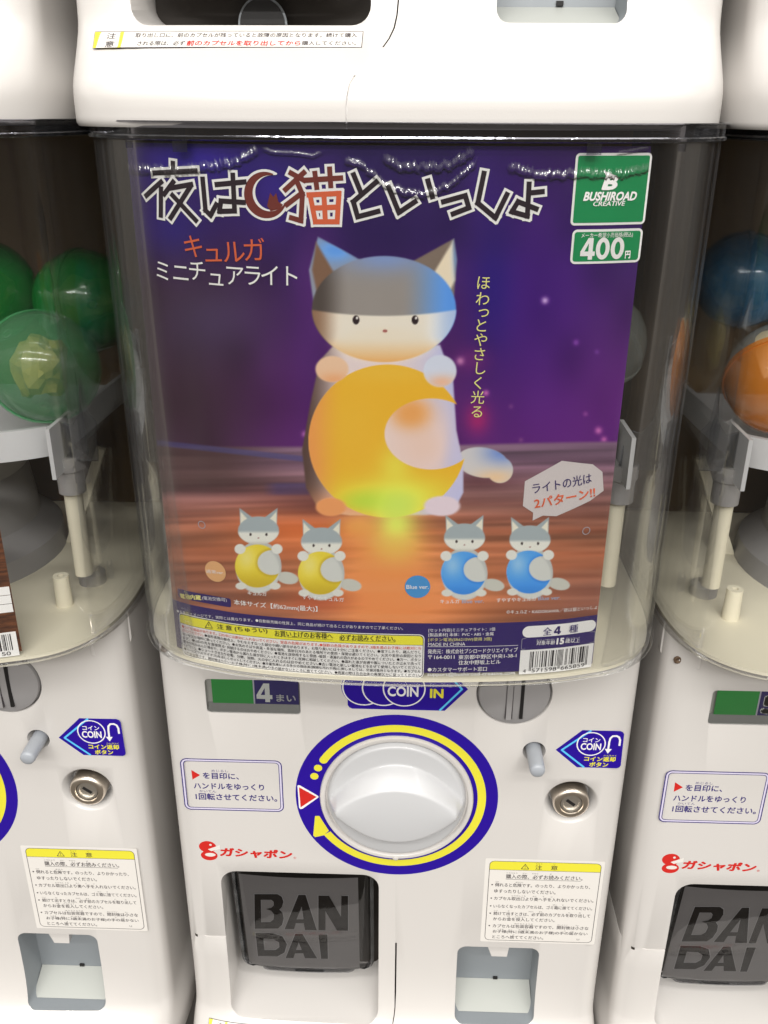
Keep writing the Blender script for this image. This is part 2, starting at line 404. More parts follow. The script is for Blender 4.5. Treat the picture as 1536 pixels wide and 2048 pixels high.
# ------------------------------------------------------------------ machine body (one shell, openings cut out)
def wprof(z):
    zs = [-259, -256, -250, -245, -241.5, -238, -234, -229, -223, -217, -212, -206, -198, -188, -176, -160]
    ws = [0.985, 1.0, 1.0, 0.99, 0.95, 0.87, 0.745, 0.575, 0.375, 0.195, 0.105, 0.065, 0.038, 0.018, 0.005, 0.0]
    return float(np.interp(z, zs, ws))
zrows = [-259, -257.5, -256, -254.5, -253, -251.5, -250, -248, -246, -243.5, -241, -238, -235, -232, -229, -226, -223, -220, -217, -214.5, -212, -209, -206, -202, -198, -193, -188, -182, -176, -168, -160, -60, 20, 100, 128, 132, 133.5]
def make_body(parent):
    sc = np.array([0, .1, .2, .3, .4, .48, .55, .61, .66, .70, .74, .77, .80, .83, .86, .89, .92, .95, 1.0])
    frac = np.concatenate([np.linspace(0, 0.44, 16), np.linspace(0.46, 0.62, 22), np.linspace(0.66, 1, 7)])
    C, _ = resample(CASE_HALF, frac*LC); Pn, _ = resample(PANEL_HALF, frac*LP)
    full = lambda H: np.vstack([H[::-1]*[-1, 1], H[1:]])
    C, Pn = full(C*[1.016, 1]), full(Pn); n = len(C)
    V = []; 
    for z in zrows:
        wv = wprof(z); Q = Pn*(1-wv)+C*wv
        if z > 131:                                                  # softened top edge
            k = (z-131)/2.5; Q = Q*(1-0.006*k*k)
        if z < -258: Q = Q*0.994
        V += [(q[0], q[1], z) for q in Q]
    m = len(zrows); Fc = []
    for j in range(m-1):
        for i in range(n-1): Fc.append((j*n+i, j*n+i+1, (j+1)*n+i+1, (j+1)*n+i))
        Fc.append((j*n+n-1, j*n, (j+1)*n, (j+1)*n+n-1))
    Fc.append(tuple(range(n-1, -1, -1))); Fc.append(tuple((m-1)*n+i for i in range(n)))
    body = new_obj('body', V, Fc, WHITE, parent, mats=[WHITE, LINER, DARK])
    bm = bmesh.new(); bm.from_mesh(body.data); bmesh.ops.recalc_face_normals(bm, faces=bm.faces); bm.to_mesh(body.data); bm.free()
    # cutters
    K = MB()
    K.prism_y(rrect(-125.4, -63.4, 66.4, 93.0, 2.6, 3), -5, 5, 0)                        # coin count window
    K.lathe_y(75.4, 87.0, [(24.6, -5), (24.6, 0.0), (24.0, 2.2), (24.0, 6)], 56, 0)      # coin slot seat
    K.lathe_y(91.3, 41.5, [(7.7, -5), (7.7, 0.0), (7.3, 1.0), (7.0, 20)], 36, 0)         # return lever hole
    K.lathe_y(119.4, -1.0, [(20.5, -5), (18.6, 0.0), (17.6, 0.6), (14.2, 6.5), (13.6, 12)], 56, 0)   # lock recess
    K.prism_y(rrect(47.4, 108.4, -213.5, -139.5, (6, 6, 7, 7), 6), -70, lambda p: 26, 1)    # coin return
    pd = rrect(-126.3, -11.6, -215, -71.5, (9, 9, 12, 12), 6)
    vs0 = []                                                                              # outlet: floor steps back and up
    K.prism_y(pd, -70, lambda p: -3, 0)
    pb = rrect(-126.3, -11.6, -212, -71.5, (9, 9, 12, 12), 6)
    n = len(pd)
    ringA = [(p[0], -3.0, p[1]) for p in pd]; ringB = [(p[0], 30.0, q[1]) for p, q in zip(pd, pb)]; ringC = [(p[0], 55.0, q[1]) for p, q in zip(pd, pb)]
    K2 = MB()
    K2.add([(p[0], -3.0001, p[2]) for p in ringA]+ringB+ringC,
           [tuple(range(n)), tuple(range(3*n-1, 2*n-1, -1))]+[(i, i+n, (i+1) % n+n, (i+1) % n) for i in range(n)]+[(i+n, i+2*n, (i+1) % n+2*n, (i+1) % n+n) for i in range(n)], 0)
    K.v = K.v[:-2*n]; K.f = K.f[:-(n+2)]; K.mi = K.mi[:-(n+2)]
    # one closed outlet cutter made of four rings
    rings = [[(p[0], -70.0, p[1]) for p in pd], ringA, ringB, ringC]; vs = sum(rings, []); fs = [tuple(range(n)), tuple(range(4*n-1, 3*n-1, -1))]
    for j in range(3): fs += [(j*n+i, (j+1)*n+i, (j+1)*n+(i+1) % n, j*n+(i+1) % n) for i in range(n)]
    K.add(vs, fs, 0)
    # slit below the knob that bends aside on the bumper
    L = [(1.4, -138), (1.4, -189), (1.3, -203), (0.7, -210), (-0.5, -216), (-2.6, -221), (-5.2, -225)]
    lft = [(x-(0.6 if z > -190 else 0.35), z) for x, z in L]; rgt = [(x+(0.6 if z > -190 else 0.35), z) for x, z in L]
    K.prism_y(lft+rgt[::-1], -72, lambda p: 10 if p[1] > -206 else (wprof(p[1])*-60+(6 if p[1] > -222 else 1.2)), 2)
    L = [(-16.6, -237.5), (-18.4, -241), (-19.5, -246), (-19.9, -251), (-19.9, -264)]
    K.prism_y([(x-0.35, z) for x, z in L]+[(x+0.35, z) for x, z in L][::-1], -72, lambda p: wprof(max(p[1], -259))*-60.6+0.9, 0)
    # seam at the hinge side
    K.box(-165, -125.9, -0.9, 0.9, -137.4, -136.2, 0); K.box(-165, -156.0, -3, 60, -137.4, -136.2, 0)
    K.box(-152.5, -148.0, -3, 3.4, -140.4, -137.9, 2)
    cut = K.build('cutter', WHITE, None, mats=[WHITE, LINER, DARK])
    cut.parent = parent; cut.matrix_parent_inverse = Matrix()
    md = body.modifiers.new('b', 'BOOLEAN'); md.operation = 'DIFFERENCE'; md.solver = 'EXACT'; md.object = cut; md.use_self = True
    try: md.material_mode = 'TRANSFER'
    except Exception: pass
    bpy.context.view_layer.update()
    me = bpy.data.meshes.new_from_object(body.evaluated_get(bpy.context.evaluated_depsgraph_get()))
    body.modifiers.clear(); body.data = me; bpy.data.objects.remove(cut)
    md2 = body.modifiers.new('bev', 'BEVEL'); md2.width = 0.0007; md2.segments = 2; md2.limit_method = 'ANGLE'; md2.angle_limit = math.radians(50); md2.use_clamp_overlap = True
    bpy.context.view_layer.update()
    me = bpy.data.meshes.new_from_object(body.evaluated_get(bpy.context.evaluated_depsgraph_get()))
    body.modifiers.clear(); body.data = me; sharpen(body, 38)
    print('body faces', len(me.polygons), [q.name for q in me.materials])
    return body

def plan_ring(off, nfront=46, back=True):
    """closed case outline pushed outward by off"""
    fr = np.concatenate([np.linspace(0, 0.72, nfront), np.linspace(0.76, 1, 6)])
    H, _ = resample(CASE_HALF, fr*LC); P = np.vstack([H[::-1]*[-1, 1], H[1:]])
    T = np.gradient(P, axis=0); T /= np.hypot(T[:, 0], T[:, 1])[:, None]; N = np.stack([T[:, 1], -T[:, 0]], 1)
    return P+N*off
def case_shell(name, levels, m, parent, inner):
    """levels: [(outward offset, z)] for the outside going up; a wall with a matching inside, open top and bottom"""
    lo = levels; li = [(o-inner, z) for o, z in levels[::-1]]; rows = lo+li
    V = []; n = 0
    for o, z in rows:
        R = plan_ring(o); n = len(R); V += [(p[0], p[1], z) for p in R]
    Fc = []; m_ = len(rows)
    for j in range(m_):
        jj = (j+1) % m_
        for i in range(n-1): Fc.append((j*n+i, j*n+i+1, jj*n+i+1, jj*n+i))
    Fc.append(tuple(j*n for j in range(m_))); Fc.append(tuple(j*n+n-1 for j in range(m_-1, -1, -1)))
    o = new_obj(name, V, Fc, m, parent)
    bm = bmesh.new(); bm.from_mesh(o.data); bmesh.ops.recalc_face_normals(bm, faces=bm.faces); bm.to_mesh(o.data); bm.free()
    sharpen(o, 40); return o

def make_machine():
    root = empty('capsule_vending_machine')
    make_body(root)
    # ---- clear case
    case = case_shell('clear_case', [(1.6, 133.6), (1.8, 134.3), (1.6, 135.6), (0.15, 136.6), (0.0, 138), (0.0, 417.4)], CLEAR, root, 2.2)
    rim = case_shell('case_rim', [(0.2, 417.6), (2.2, 418.2), (2.2, 419.4), (1.2, 420), (1.2, 425.0), (3.2, 425.4), (3.2, 426.0)], CLEARRIM, case, 3.0)
    # small moulded catches under the rim
    for sx in (-1, 1):
        for (x, y, wd) in ((101 if sx < 0 else 84.5, 0, 6.5), (124.5, 0, 3.0)):
            X = sx*x; H = CASE_HALF; Y = float(np.interp(abs(X), H[:60, 0], H[:60, 1]))
            k = MB(); k.box(X-wd/2, X+wd/2, Y-1.6, Y-0.3, 413.0 if wd > 4 else 414.5, 417.55); k.build('rim_catch', CLEARRIM, case)
    R = plan_ring(-2.6); n = len(R)
    k = MB(); k.add([(p[0], p[1], 134.0) for p in R]+[(p[0], p[1], 136.0) for p in R], [tuple(range(n-1, -1, -1)), tuple(range(n, 2*n))]+[(i, (i+1) % n, (i+1) % n+n, i+n) for i in range(n)])
    k.build('case_floor', CREAM, root)
    k = MB(); k.box(-154, 154, 186, 189.5, 136.2, 425); k.build('back_wall', BROWNIN, root)
    # ---- works inside the case
    k = MB(); P = []
    for i in range(41):
        a = math.radians(200+140*i/40); P.append((136*math.cos(a), 42+52*math.sin(a)))
    P = [(-134, 150)]+P+[(134, 150)]; Q = [(x*0.975, y+2.2 if y < 100 else y) for x, y in P]; n = len(P)
    k.add([(x, y, 238.5) for x, y in P]+[(x, y, 257) for x, y in P]+[(x, y, 257) for x, y in Q]+[(x, y, 238.5) for x, y in Q],
          [(a*n+i, a*n+i+1, ((a+1) % 4)*n+i+1, ((a+1) % 4)*n+i) for a in range(4) for i in range(n-1)])
    k.add([(x, y, 243) for x, y in Q]+[(x, y, 245) for x, y in Q], [tuple(range(n)), tuple(range(2*n-1, n-1, -1))]+[(i, (i+1) % n, (i+1) % n+n, i+n) for i in range(n)])
    k.build('capsule_tray', TRAY, root, sharp=30)
    for sx in (-1, 1):
        k = MB(); X0 = 131*sx
        k.prism_y([(X0-1.2, 232), (X0+1.2, 232), (X0+1.2, 263), (X0-1.2, 263)], -4, 30)
        k.build('tray_tab', TRAY, root)
        k = MB()                                                                   # divider fin that rises to a spike
        pr = [(128, 238), (152, 238), (154, 262), (149.5, 268), (147.5, 289), (145, 268), (139, 260), (131, 262.5)]
        pr = [(sx*x, z) for x, z in pr]; pr = pr if sx > 0 else pr[::-1]
        k.prism_y(pr, 12, 14); k.build('divider_fin', CLEARFIN, root)
        k = MB(); k.lathe_z(132*sx, 18, [(8.2, 216), (8.2, 230), (9.4, 231), (9.4, 240)], 24); k.build('post_collar', GREYP, root, sharp=30)
        k = MB(); k.lathe_z(131*sx, 20, [(5.6, 158), (5.6, 217)], 24); k.build('support_post', CREAM, root, sharp=30)
        k = MB(); k.lathe_z(116*sx, 18, [(5.4, 136), (5.0, 157), (2.1, 157), (2.0, 153)], 24, close=False); k.build('standoff', CREAM, root, sharp=30)
        k = MB(); k.lathe_z(124*sx, 50, [(9, 136), (9, 143), (8, 144), (5, 144.6)], 28); b = k.build('screw_boss', GREYP, root, sharp=30)
        k = MB(); k.lathe_z(124*sx, 50, [(3.6, 144.4), (3.2, 146.2), (1.4, 147)], 16); k.build('screw', CHROME2, b, smooth=True)
        k = MB()                                                                    # slanted brace beside the drum
        k.add([(sx*84, 110, 136), (sx*92, 110, 136), (sx*118, 120, 205), (sx*112, 120, 207), (sx*84, 114, 136), (sx*92, 114, 136), (sx*118, 124, 205), (sx*112, 124, 207)],
              [(0,1,2,3), (7,6,5,4), (0,4,5,1), (1,5,6,2), (2,6,7,3), (3,7,4,0)]); k.build('brace', CREAM, root)
    k = MB(); k.lathe_z(0, 95, [(86, 136), (84, 150), (70, 162), (66, 200), (78, 215), (80, 236)], 48); k.build('drum_base', GREYP, root, sharp=35)
    # ---- coin count window
    fl = Flat()
    fl.poly([(-121.6, 72.6), (-94.6, 72.6), (-94.6, 92.8), (-121.6, 92.8)], PGREEN, 0); fl.poly([(-94.5, 72.6), (-93.6, 72.6), (-93.6, 92.8), (-94.5, 92.8)], PLILAC, 0)
    fl.poly([(-93.5, 72.6), (-64.6, 72.6), (-64.6, 92.8), (-93.5, 92.8)], PNAVY, 0)
    win = empty('coin_count_window'); win.parent = root
    card = fl.build('count_card', win, lambda a, b, l: np.stack([a, 2.6+0*a, b], 1))
    fl = Flat(); fl.four(-92.4, -82.0, 74.2, 88.8, PWHITE, 1); fl.text('まい', (-79.5, 77.6), (-66.6, 77.6), 5.6, PWHITE, 1, 0.02)
    fl.build('lettering', card, lambda a, b, l: np.stack([a, 2.45+0*a, b], 1))
    k = MB(); k.add([(-124.6, 3.4, 73), (-63.8, 3.4, 73), (-63.8, 1.0, 67.0), (-124.6, 1.0, 67.0)], [(0, 3, 2, 1)]); k.build('lower_lip', GREYP, win)
    k = MB(); k.prism_y(rrect(-125.0, -63.8, 66.8, 92.6, 2.3, 3), 0.5, 0.8); k.build('pane', WINDOW, win)
    # ---- coin slot
    k = MB(); k.lathe_y(75.4, 87.0, [(23.3, 4), (23.3, 0.5), (22.6, -0.9), (20, -2.0), (14, -3.2), (7, -3.9), (0.5, -4.1)], 56); cs = k.build('coin_slot', GREYP, root, sharp=30)
    k = MB(); k.box(79.0, 81.2, -4.4, -3.0, 70.5, 103); k.build('slot_opening', BLACK, cs)
    for x in (69.9, 74.3):
        k = MB(); k.box(x-0.12, x+0.12, -4.4, -3.0, 70, 103); k.build('slot_groove', PTEXT, cs)
    k = MB(); k.box(70.4, 73.8, -4.6, -3.2, 69.5, 103); k.build('slot_guide', GREYP, cs)
    # ---- coin insert print
    fl = Flat(); 
    fl.poly([(-32.4, 75.2), (-31.4, 73.4), (-29.5, 72.4), (31.0, 72.4), (45.5, 89.5), (34, 103), (-32.4, 103)], PBLUE, 0.2)
    fl.poly(circ(-22.4, 89.4, 14.0, 48), PBLUE, 0.4)
    for i, cx in enumerate((-22.0, -9.2, 4.3)):
        fl.poly(circ(cx, 89.0, 13.9, 48), PWHITE, 0.6+i*0.4); fl.poly(circ(cx, 89.0, 13.0, 48), PBLUE, 0.8+i*0.4)
    fl.text('COIN', (-6.4, 86.9), (13.6, 86.9), 7.8, PWHITE, 3.0, 0.03); fl.text('IN', (21.0, 86.0), (29.8, 86.0), 7.2, PYEL, 3.0, 0.04)
    fl.stroke([(27.8, 72.7), (41.6, 89.5), (31, 102)], 1.3, PCYAN, 0.5, cap=0.3)
    fl.build('coin_insert_sticker', root, on_panel)
    # ---- knob and its ring sticker
    fl = Flat(); c0 = (0.3, -1.0)
    fl.arc(c0[0], c0[1], 50.5, 69.4, 0, 360, PBLUE, 0.2, 120)
    fl.arc(c0[0], c0[1], 55.5, 61.2, 148, -146, PYEL, 0.5, 120)
    fl.poly(circ(c0[0]+58.35*math.cos(math.radians(148)), c0[1]+58.35*math.sin(math.radians(148)), 2.85, 24), PYEL, 0.6)
    for a in (155.6, 163.0): fl.poly(circ(c0[0]+58.6*math.cos(math.radians(a)), c0[1]+58.6*math.sin(math.radians(a)), 2.8, 24), PYEL, 0.6)
    tri = [(-66.6, 6.4), (-54.6, -1.6), (-66.0, -11.2)]
    for rr_, mt_, ly in ((1.0, PWHITE, 0.5), (0.35, PRED, 0.9)):
        fl.poly(tri if rr_ < 0.5 else [(-67.6, 7.6), (-67.0, 8.2), (-65.9, 8.0), (-53.4, -0.9), (-53.3, -2.0), (-64.9, -12.6), (-66.3, -12.6), (-67.1, -11.6)], mt_, ly)
    fl.raw([(-56.2, -18.6), (-53.2, -18.4), (-46.8, -31.5), (-50.6, -35.8), (-56.6, -37.6), (-57.9, -36.2)], [(0, 5, 4, 3, 2, 1)], PYEL, 0.62)
    fl.build('ring_sticker', root, on_panel)
    k = MB(); k.lathe_y(c0[0], c0[1], [(52.6, 0.0), (52.6, -1.6), (51.9, -2.6), (49.6, -2.8), (48.9, -2.2), (48.3, 1.5)], 96, close=False); k.build('knob_collar', WHITE, root, sharp=50)
    k = MB(); k.lathe_y(c0[0], -52.8, [(2.4, 0), (2.4, -2.0), (1.6, -2.9), (0.2, -3.2)], 20); k.build('stop_nub', WHITE, root, smooth=True)
    V = []; Fc = []; nr, na = 60, 144
    def kh(x, z):
        T0 = 21.5*(1-(x/43.5)**2) if abs(x) < 43.5 else -1; T1 = 33.0*(1-(x/46.5)**2) if abs(x) < 46.5 else 0
        r = math.hypot(x, z); base = 3.2+3.0*math.cos(min(r/48, 1)*1.4)
        if r > 45: base -= 5.0*((r-45)/3.0)**2
        az = abs(z)
        if T1 <= 0.5: return base
        q = max(0.0, min(1.0, (T1-az)/max(T1-max(T0, 0), 0.5)))
        sm = min(1.0, q*1.02)
        H = 13.5*min(1.0, (1-(x/46.5)**2)*4)**0.8
        dome = 0.7*(1-(az/max(T0, 1))**2) if (T0 > 0 and az < T0) else 0
        return base+sm*H*0.95+dome
    V.append((0, -kh(0, 0), 0))
    for i in range(1, nr+1):
        r = 48.0*(i/nr)
        for j in range(na):
            a = 2*math.pi*j/na; V.append((r*math.cos(a), -kh(r*math.cos(a), r*math.sin(a)), r*math.sin(a)))
    for j in range(na): V.append((48.0*math.cos(2*math.pi*j/na), 3, 48.0*math.sin(2*math.pi*j/na)))
    for j in range(na): Fc.append((0, 1+j, 1+(j+1) % na))
    for i in range(nr):
        for j in range(na): a = 1+i*na+j; b = 1+i*na+(j+1) % na; Fc.append((a, a+na, b+na, b))
    V = [(x+c0[0], y, z+c0[1]) for x, y, z in V]
    kn = new_obj('turning_knob', V, Fc, KNOBW, root, smooth=True)
    bm = bmesh.new(); bm.from_mesh(kn.data); bmesh.ops.recalc_face_normals(bm, faces=bm.faces); bm.to_mesh(kn.data); bm.free()
    # ---- return lever, sticker
    k = MB(); k.lathe_y(91.3, 41.0, [(5.2, 15), (5.0, -18), (4.6, -19.6), (3.4, -20.4), (0.3, -20.7)], 36); k.build('return_lever', LEVER, root, sharp=60)
    fl = Flat(); fl.poly([(105.4, 43.2), (120.6, 29.2), (147.2, 29.2), (148.9, 30.0), (149.6, 31.6), (149.0, 57.2), (148.0, 58.8), (146.4, 59.6), (121.6, 59.6)], PBLUE, 0.2)
    fl.stroke([(127.2, 59.3), (109.4, 43.2), (125.2, 29.5)], 1.3, PCYAN, 0.5, cap=0.3)
    fl.ring(circ(128.3, 48.6, 9.6, 48), circ(128.3, 48.6, 8.8, 48), PWHITE, 0.6)
    fl.text('コイン', (122.6, 51.9), (134.0, 51.9), 3.6, PWHITE, 1.2, 0.02); fl.text('COIN', (121.6, 46.6), (135.0, 46.6), 5.6, PWHITE, 1.2, 0.03)
    fl.stroke([(146.9, 48.0), (146.9, 52.2), (146.0, 54.6), (144.2, 55.6), (141.8, 55.4), (140.4, 53.6), (140.0, 50.6), (139.9, 44.6)], 1.3, PWHITE, 0.6, cap=0.3)
    fl.poly([(137.6, 45.0), (139.9, 41.2), (142.3, 45.0)], PWHITE, 1.0)
    fl.text('コイン返却', (124.8, 36.6), (145.6, 36.6), 4.0, PYEL, 1.2, 0.035); fl.text('へんきゃく', (137.4, 39.6), (145.8, 39.6), 1.3, PYEL, 1.2, 0.01)
    fl.text('ボタン', (128.6, 32.1), (141.2, 32.1), 3.8, PYEL, 1.2, 0.035)
    fl.build('coin_return_sticker', root, on_panel)
    # ---- lock
    k = MB(); k.lathe_y(119.4, -1.0, [(12.4, 11), (12.4, 1.0), (12.0, -1.0), (11.0, -2.0), (9.6, -2.3), (8.0, -2.2), (7.6, -1.4)], 64, close=False); lk = k.build('lock', CHROME, root, sharp=50)
    k = MB(); k.lathe_y(119.4, -1.0, [(7.5, 4), (7.5, -0.6), (7.1, -1.1), (5.6, -1.1), (5.2, 0.0), (0.2, 0.0)], 48); k.build('lock_core', CHROME2, lk, sharp=40)
    k = MB(); a = math.radians(-38); cx, cz = 119.2, -1.0
    q = [(cx+x*math.cos(a)-z*math.sin(a), cz+x*math.sin(a)+z*math.cos(a)) for x, z in ((-3.6, -1.1), (3.6, -1.1), (3.6, 1.1), (-3.6, 1.1))]
    k.prism_y(q, -0.25, 1); k.build('keyhole', BLACK, lk)
    # ---- printed instructions and logo
    fl = Flat(); z0, z1, x0, x1 = -15.8, 28.6, -147.0, -77.6
    fl.ring(rrect(x0, x1, z0, z1, 4.6), rrect(x0+0.75, x1-0.75, z0+0.75, z1-0.75, 3.9), PNAVY, 0.3)
    fl.ring(rrect(x0+0.7, x1-0.7, z0+0.7, z1-0.7, 3.9), rrect(x0+1.9, x1-1.9, z0+1.9, z1-1.9, 2.8), PLILAC, 0.2)
    fl.ring(rrect(x0+1.9, x1-1.9, z0+1.9, z1-1.9, 2.8), rrect(x0+2.4, x1-2.4, z0+2.4, z1-2.4, 2.4), PNAVY, 0.3)
    fl.poly([(-139.8, 18.8), (-134.0, 14.6), (-139.6, 10.6)], PRED, 0.3)
    fl.text('を目印に、', (-132.2, 14.4), (-107.5, 14.2), 5.4, PNAVY, 0.4, 0.022); fl.text('めじるし', (-126.0, 18.6), (-114.6, 18.6), 2.0, PNAVY, 0.4)
    fl.text('ハンドルをゆっくり', (-139.2, 5.4), (-90.6, 5.3), 5.4, PNAVY, 0.4, 0.022)
    fl.text('1回転させてください。', (-138.6, -3.8), (-82.0, -4.0), 5.8, PNAVY, 0.4, 0.022); fl.text('かいてん', (-135.6, 0.8), (-124.0, 0.8), 2.0, PNAVY, 0.4)
    fl.build('handle_instruction_print', root, on_panel)
    fl = Flat()
    fl.poly(circ(-133.6, -49.3, 6.2, 36, 5.3), PRED, 0.2); fl.poly(circ(-133.0, -57.3, 6.0, 36, 4.6), PRED, 0.25)
    fl.poly([(-133.6, -51.6), (-124.8, -47.4), (-124.8, -51.0), (-131.2, -53.2)], PPAPER, 0.5); fl.poly(circ(-132.2, -56.6, 3.8, 30, 1.7), PPAPER, 0.55)
    fl.poly(circ(-131.4, -47.4, 0.9, 14), PPAPER, 0.6)
    fl.text('ガシャポン', (-125.0, -53.6), (-73.4, -54.8), 8.6, PRED, 0.4, 0.05, shear=0.12); fl.text('®', (-72.6, -57.4), (-70.6, -57.4), 2.0, PRED, 0.4)
    fl.build('logo_print', root, on_panel)
    # ---- warning sticker
    fl = Flat(); x0, x1, z0, z1 = 66.9, 145.9, -132.2, -55.0
    fl.poly(rrect(x0-3, x1+2.2, z0-1.6, z1+2.2, 1), PPAPER, 0.2)
    fl.ring(rrect(x0, x1, z0, z1, 3.6), rrect(x0+0.4, x1-0.4, z0+0.4, z1-0.4, 3.2), PTEXT, 0.6)
    fl.poly(rrect(x0+0.4, x1-0.4, z1-8.0, z1-0.4, (0, 0, 3.2, 3.2)), PYEL, 0.5)
    fl.poly([(x0+0.4, z1-8.3), (x1-0.4, z1-8.3), (x1-0.4, z1-8.0), (x0+0.4, z1-8.0)], PTEXT, 0.6)
    fl.stroke([(89.6, -61.8), (92.2, -57.4), (94.8, -61.8)], 0.45, PTEXT, 0.8, closed=True, cap=0.15); fl.stroke([(92.2, -58.9), (92.2, -60.4)], 0.4, PTEXT, 0.8); fl.stroke([(92.2, -60.8), (92.2, -61.2)], 0.4, PTEXT, 0.8)
    fl.text('注', (99.4, -60.0), (104.2, -60.0), 4.4, PTEXT, 0.8, 0.012); fl.text('意', (110.4, -60.0), (115.2, -60.0), 4.4, PTEXT, 0.8, 0.012)
    rows = [('購入の際、必ずお読みください。', 79.2, 133.6, -69.2, 4.2), ('倒れると危険です。のったり、よりかかったり、', 71.8, 139.8, -77.4, 3.5), ('ゆすったりしないでください。', 71.6, 115.6, -83.4, 3.5),
            ('カプセル取出口より奥へ手を入れないでください。', 71.8, 143.4, -90.4, 3.5), ('いらなくなったカプセルは、ゴミ箱に捨ててください。', 71.8, 143.2, -98.0, 3.5),
            ('続けて出すときは、必ず前のカプセルを取り出して', 72.2, 142.4, -105.2, 3.5), ('からお金を投入してください。', 72.2, 117.0, -110.6, 3.5),
            ('カプセルは包装容器ですので、開封後は小さな', 72.2, 142.4, -117.6, 3.5), ('お子様(特に3歳未満のお子様)の手の届かない', 72.6, 142.2, -123.4, 3.5), ('ところへ捨ててください。', 72.6, 110.2, -128.6, 3.5)]
    for i, (t, a, b, z, h) in enumerate(rows):
        fl.text(t, (a, z), (b, z), h, PTEXT, 0.8, 0.013)
        if i in (1, 3, 4, 5, 7): fl.poly(circ(69.8, z, 0.62, 12), PTEXT, 0.8)
    fl.poly([(79.2, -72.0), (132.6, -72.0), (132.6, -71.7), (79.2, -71.7)], PTEXT, 0.7)
    for t, a, b, z in (('こうにゅう', 79.4, 87.0, -65.9), ('さい', 91, 94, -65.9), ('かなら', 97.5, 102, -65.9), ('よ', 110, 111.4, -65.9), ('ちゅう', 99.6, 104, -56.6), ('い', 112, 113.4, -56.6), ('たお', 72, 74.4, -74.6), ('きけん', 86.4, 92, -74.6),
                       ('とりだしぐち', 84.4, 94.4, -87.6), ('おく', 99.6, 102, -87.6), ('て', 106.6, 107.8, -87.6), ('い', 112.6, 113.6, -87.6), ('ばこ', 114.6, 117.4, -95.3), ('す', 121.2, 122.4, -95.3),
                       ('つづ', 72.2, 75, -102.5), ('だ', 82.4, 83.8, -102.5), ('かなら', 97.6, 101, -102.5), ('まえ', 105.2, 107.6, -102.5), ('と', 126.4, 127.6, -102.5), ('だ', 134, 135.4, -102.5), ('かね', 82.4, 84.6, -108.2), ('とうにゅう', 88, 95.6, -108.2),
                       ('ほうそうようき', 88, 101.4, -115), ('かいふうご', 119.4, 127, -115), ('ちい', 132.8, 135, -115), ('こさま', 76, 80.4, -121), ('とく', 84.2, 86.6, -121), ('さいみまん', 91.4, 99.6, -121), ('て', 124.6, 126, -121), ('とど', 129.6, 132, -121), ('す', 87.4, 88.6, -126.4)):
        fl.text(t, (a, z), (b, z), 1.1, PTEXT, 0.8)
    fl.text('U', (134.8, -129.0), (136.6, -129.0), 1.6, PTEXT, 0.8)
    fl.build('warning_sticker', root, on_panel)
    # ---- bumper sticker below the outlet
    def on_bumper(a, b, l):
        Y = []; 
        for xx, zz in zip(a, b):
            wv = wprof(zz); yc = float(np.interp(abs(xx)*1.0, CASE_HALF[:100, 0], CASE_HALF[:100, 1])); Y.append(wv*yc-0.25-0.12*l[len(Y)])
        return np.stack([a, np.array(Y), b], 1)
    fl = Flat(); X0, X1 = -143.5, -14.8; za, zb = -225.2, -217.6
    def strips(x0, x1, mt, ly, z0_=za, z1_=zb):
        nz = 8
        for i in range(nz):
            a0 = z0_+(z1_-z0_)*i/nz; a1 = z0_+(z1_-z0_)*(i+1)/nz; fl.poly([(x0, a0), (x1, a0), (x1, a1), (x0, a1)], mt, ly, slice_w=10)
    strips(X0, X1, PTEXT, 0.4); strips(X0+0.3, X1-0.3, PPAPER, 0.8, za+0.25, zb-0.25); strips(X0+0.3, X0+15, PYEL, 1.2, za+0.25, zb-0.25)
    fl.text('注', (-137, -219.6), (-132, -219.6), 2.6, PTEXT, 2.2); fl.text('意', (-137, -223.3), (-132, -223.3), 2.6, PTEXT, 2.2)
    fl.text('取り出し口に、前のカプセルが残っていると故障の原因となります。続けて購入', (-122.5, -219.5), (-17.5, -219.5), 2.1, PTEXT, 2.2, 0.012)
    fl.text('される際は、必ず', (-120.5, -223.2), (-97.5, -223.2), 2.1, PTEXT, 2.2, 0.012); fl.text('前のカプセルを取り出してから', (-96.6, -223.2), (-43.2, -223.2), 2.4, PRED, 2.2, 0.02)
    fl.text('購入してください。', (-42.6, -223.2), (-17.5, -223.2), 2.1, PTEXT, 2.2, 0.012)
    fl.build('outlet_notice_sticker', root, on_bumper)
    # ---- smoked outlet flap with frosted square
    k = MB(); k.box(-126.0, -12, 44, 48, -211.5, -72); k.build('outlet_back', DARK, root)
    def flap_y(x, z):
        t = (-z-72)/138.0; return 9.0+17.0*t-3.0*(1-((x+68.5)/52)**2)
    def fq(u, v):
        y = 15.0
        for _ in range(6): x, z = bp(u, v, y); y = flap_y(x, z)
        return x, z
    zb_ = fq(615, 1947)[1]; k = MB(); nx, nz = 24, 20; g0 = []; zt_ = -64.0; cr = 14.0
    for j in range(nz+1):
        q = j/nz; z = zb_+(zt_-zb_)*q**1.3; dz = z-zb_; hw = 52.5-(cr-math.sqrt(max(0, cr**2-(cr-dz)**2)) if dz < cr else 0)
        for i in range(nx+1):
            x = -68.6+hw*(2*i/nx-1); eg = 1-abs(2*i/nx-1)
            g0.append((x, flap_y(x, z)+(4.0*(1-eg/0.16)**2 if eg < 0.16 else 0)+(4.0*(1-dz/8)**2 if dz < 8 else 0), z))
    k.add(g0, [(j*(nx+1)+i, j*(nx+1)+i+1, (j+1)*(nx+1)+i+1, (j+1)*(nx+1)+i) for j in range(nz) for i in range(nx)])
    flap = k.build('outlet_flap', SMOKE, root, smooth=True)
    on_flap = lambda a, b, l: np.stack([a, np.array([flap_y(x, z) for x, z in zip(a, b)])+1.2-0.25*l, b], 1)
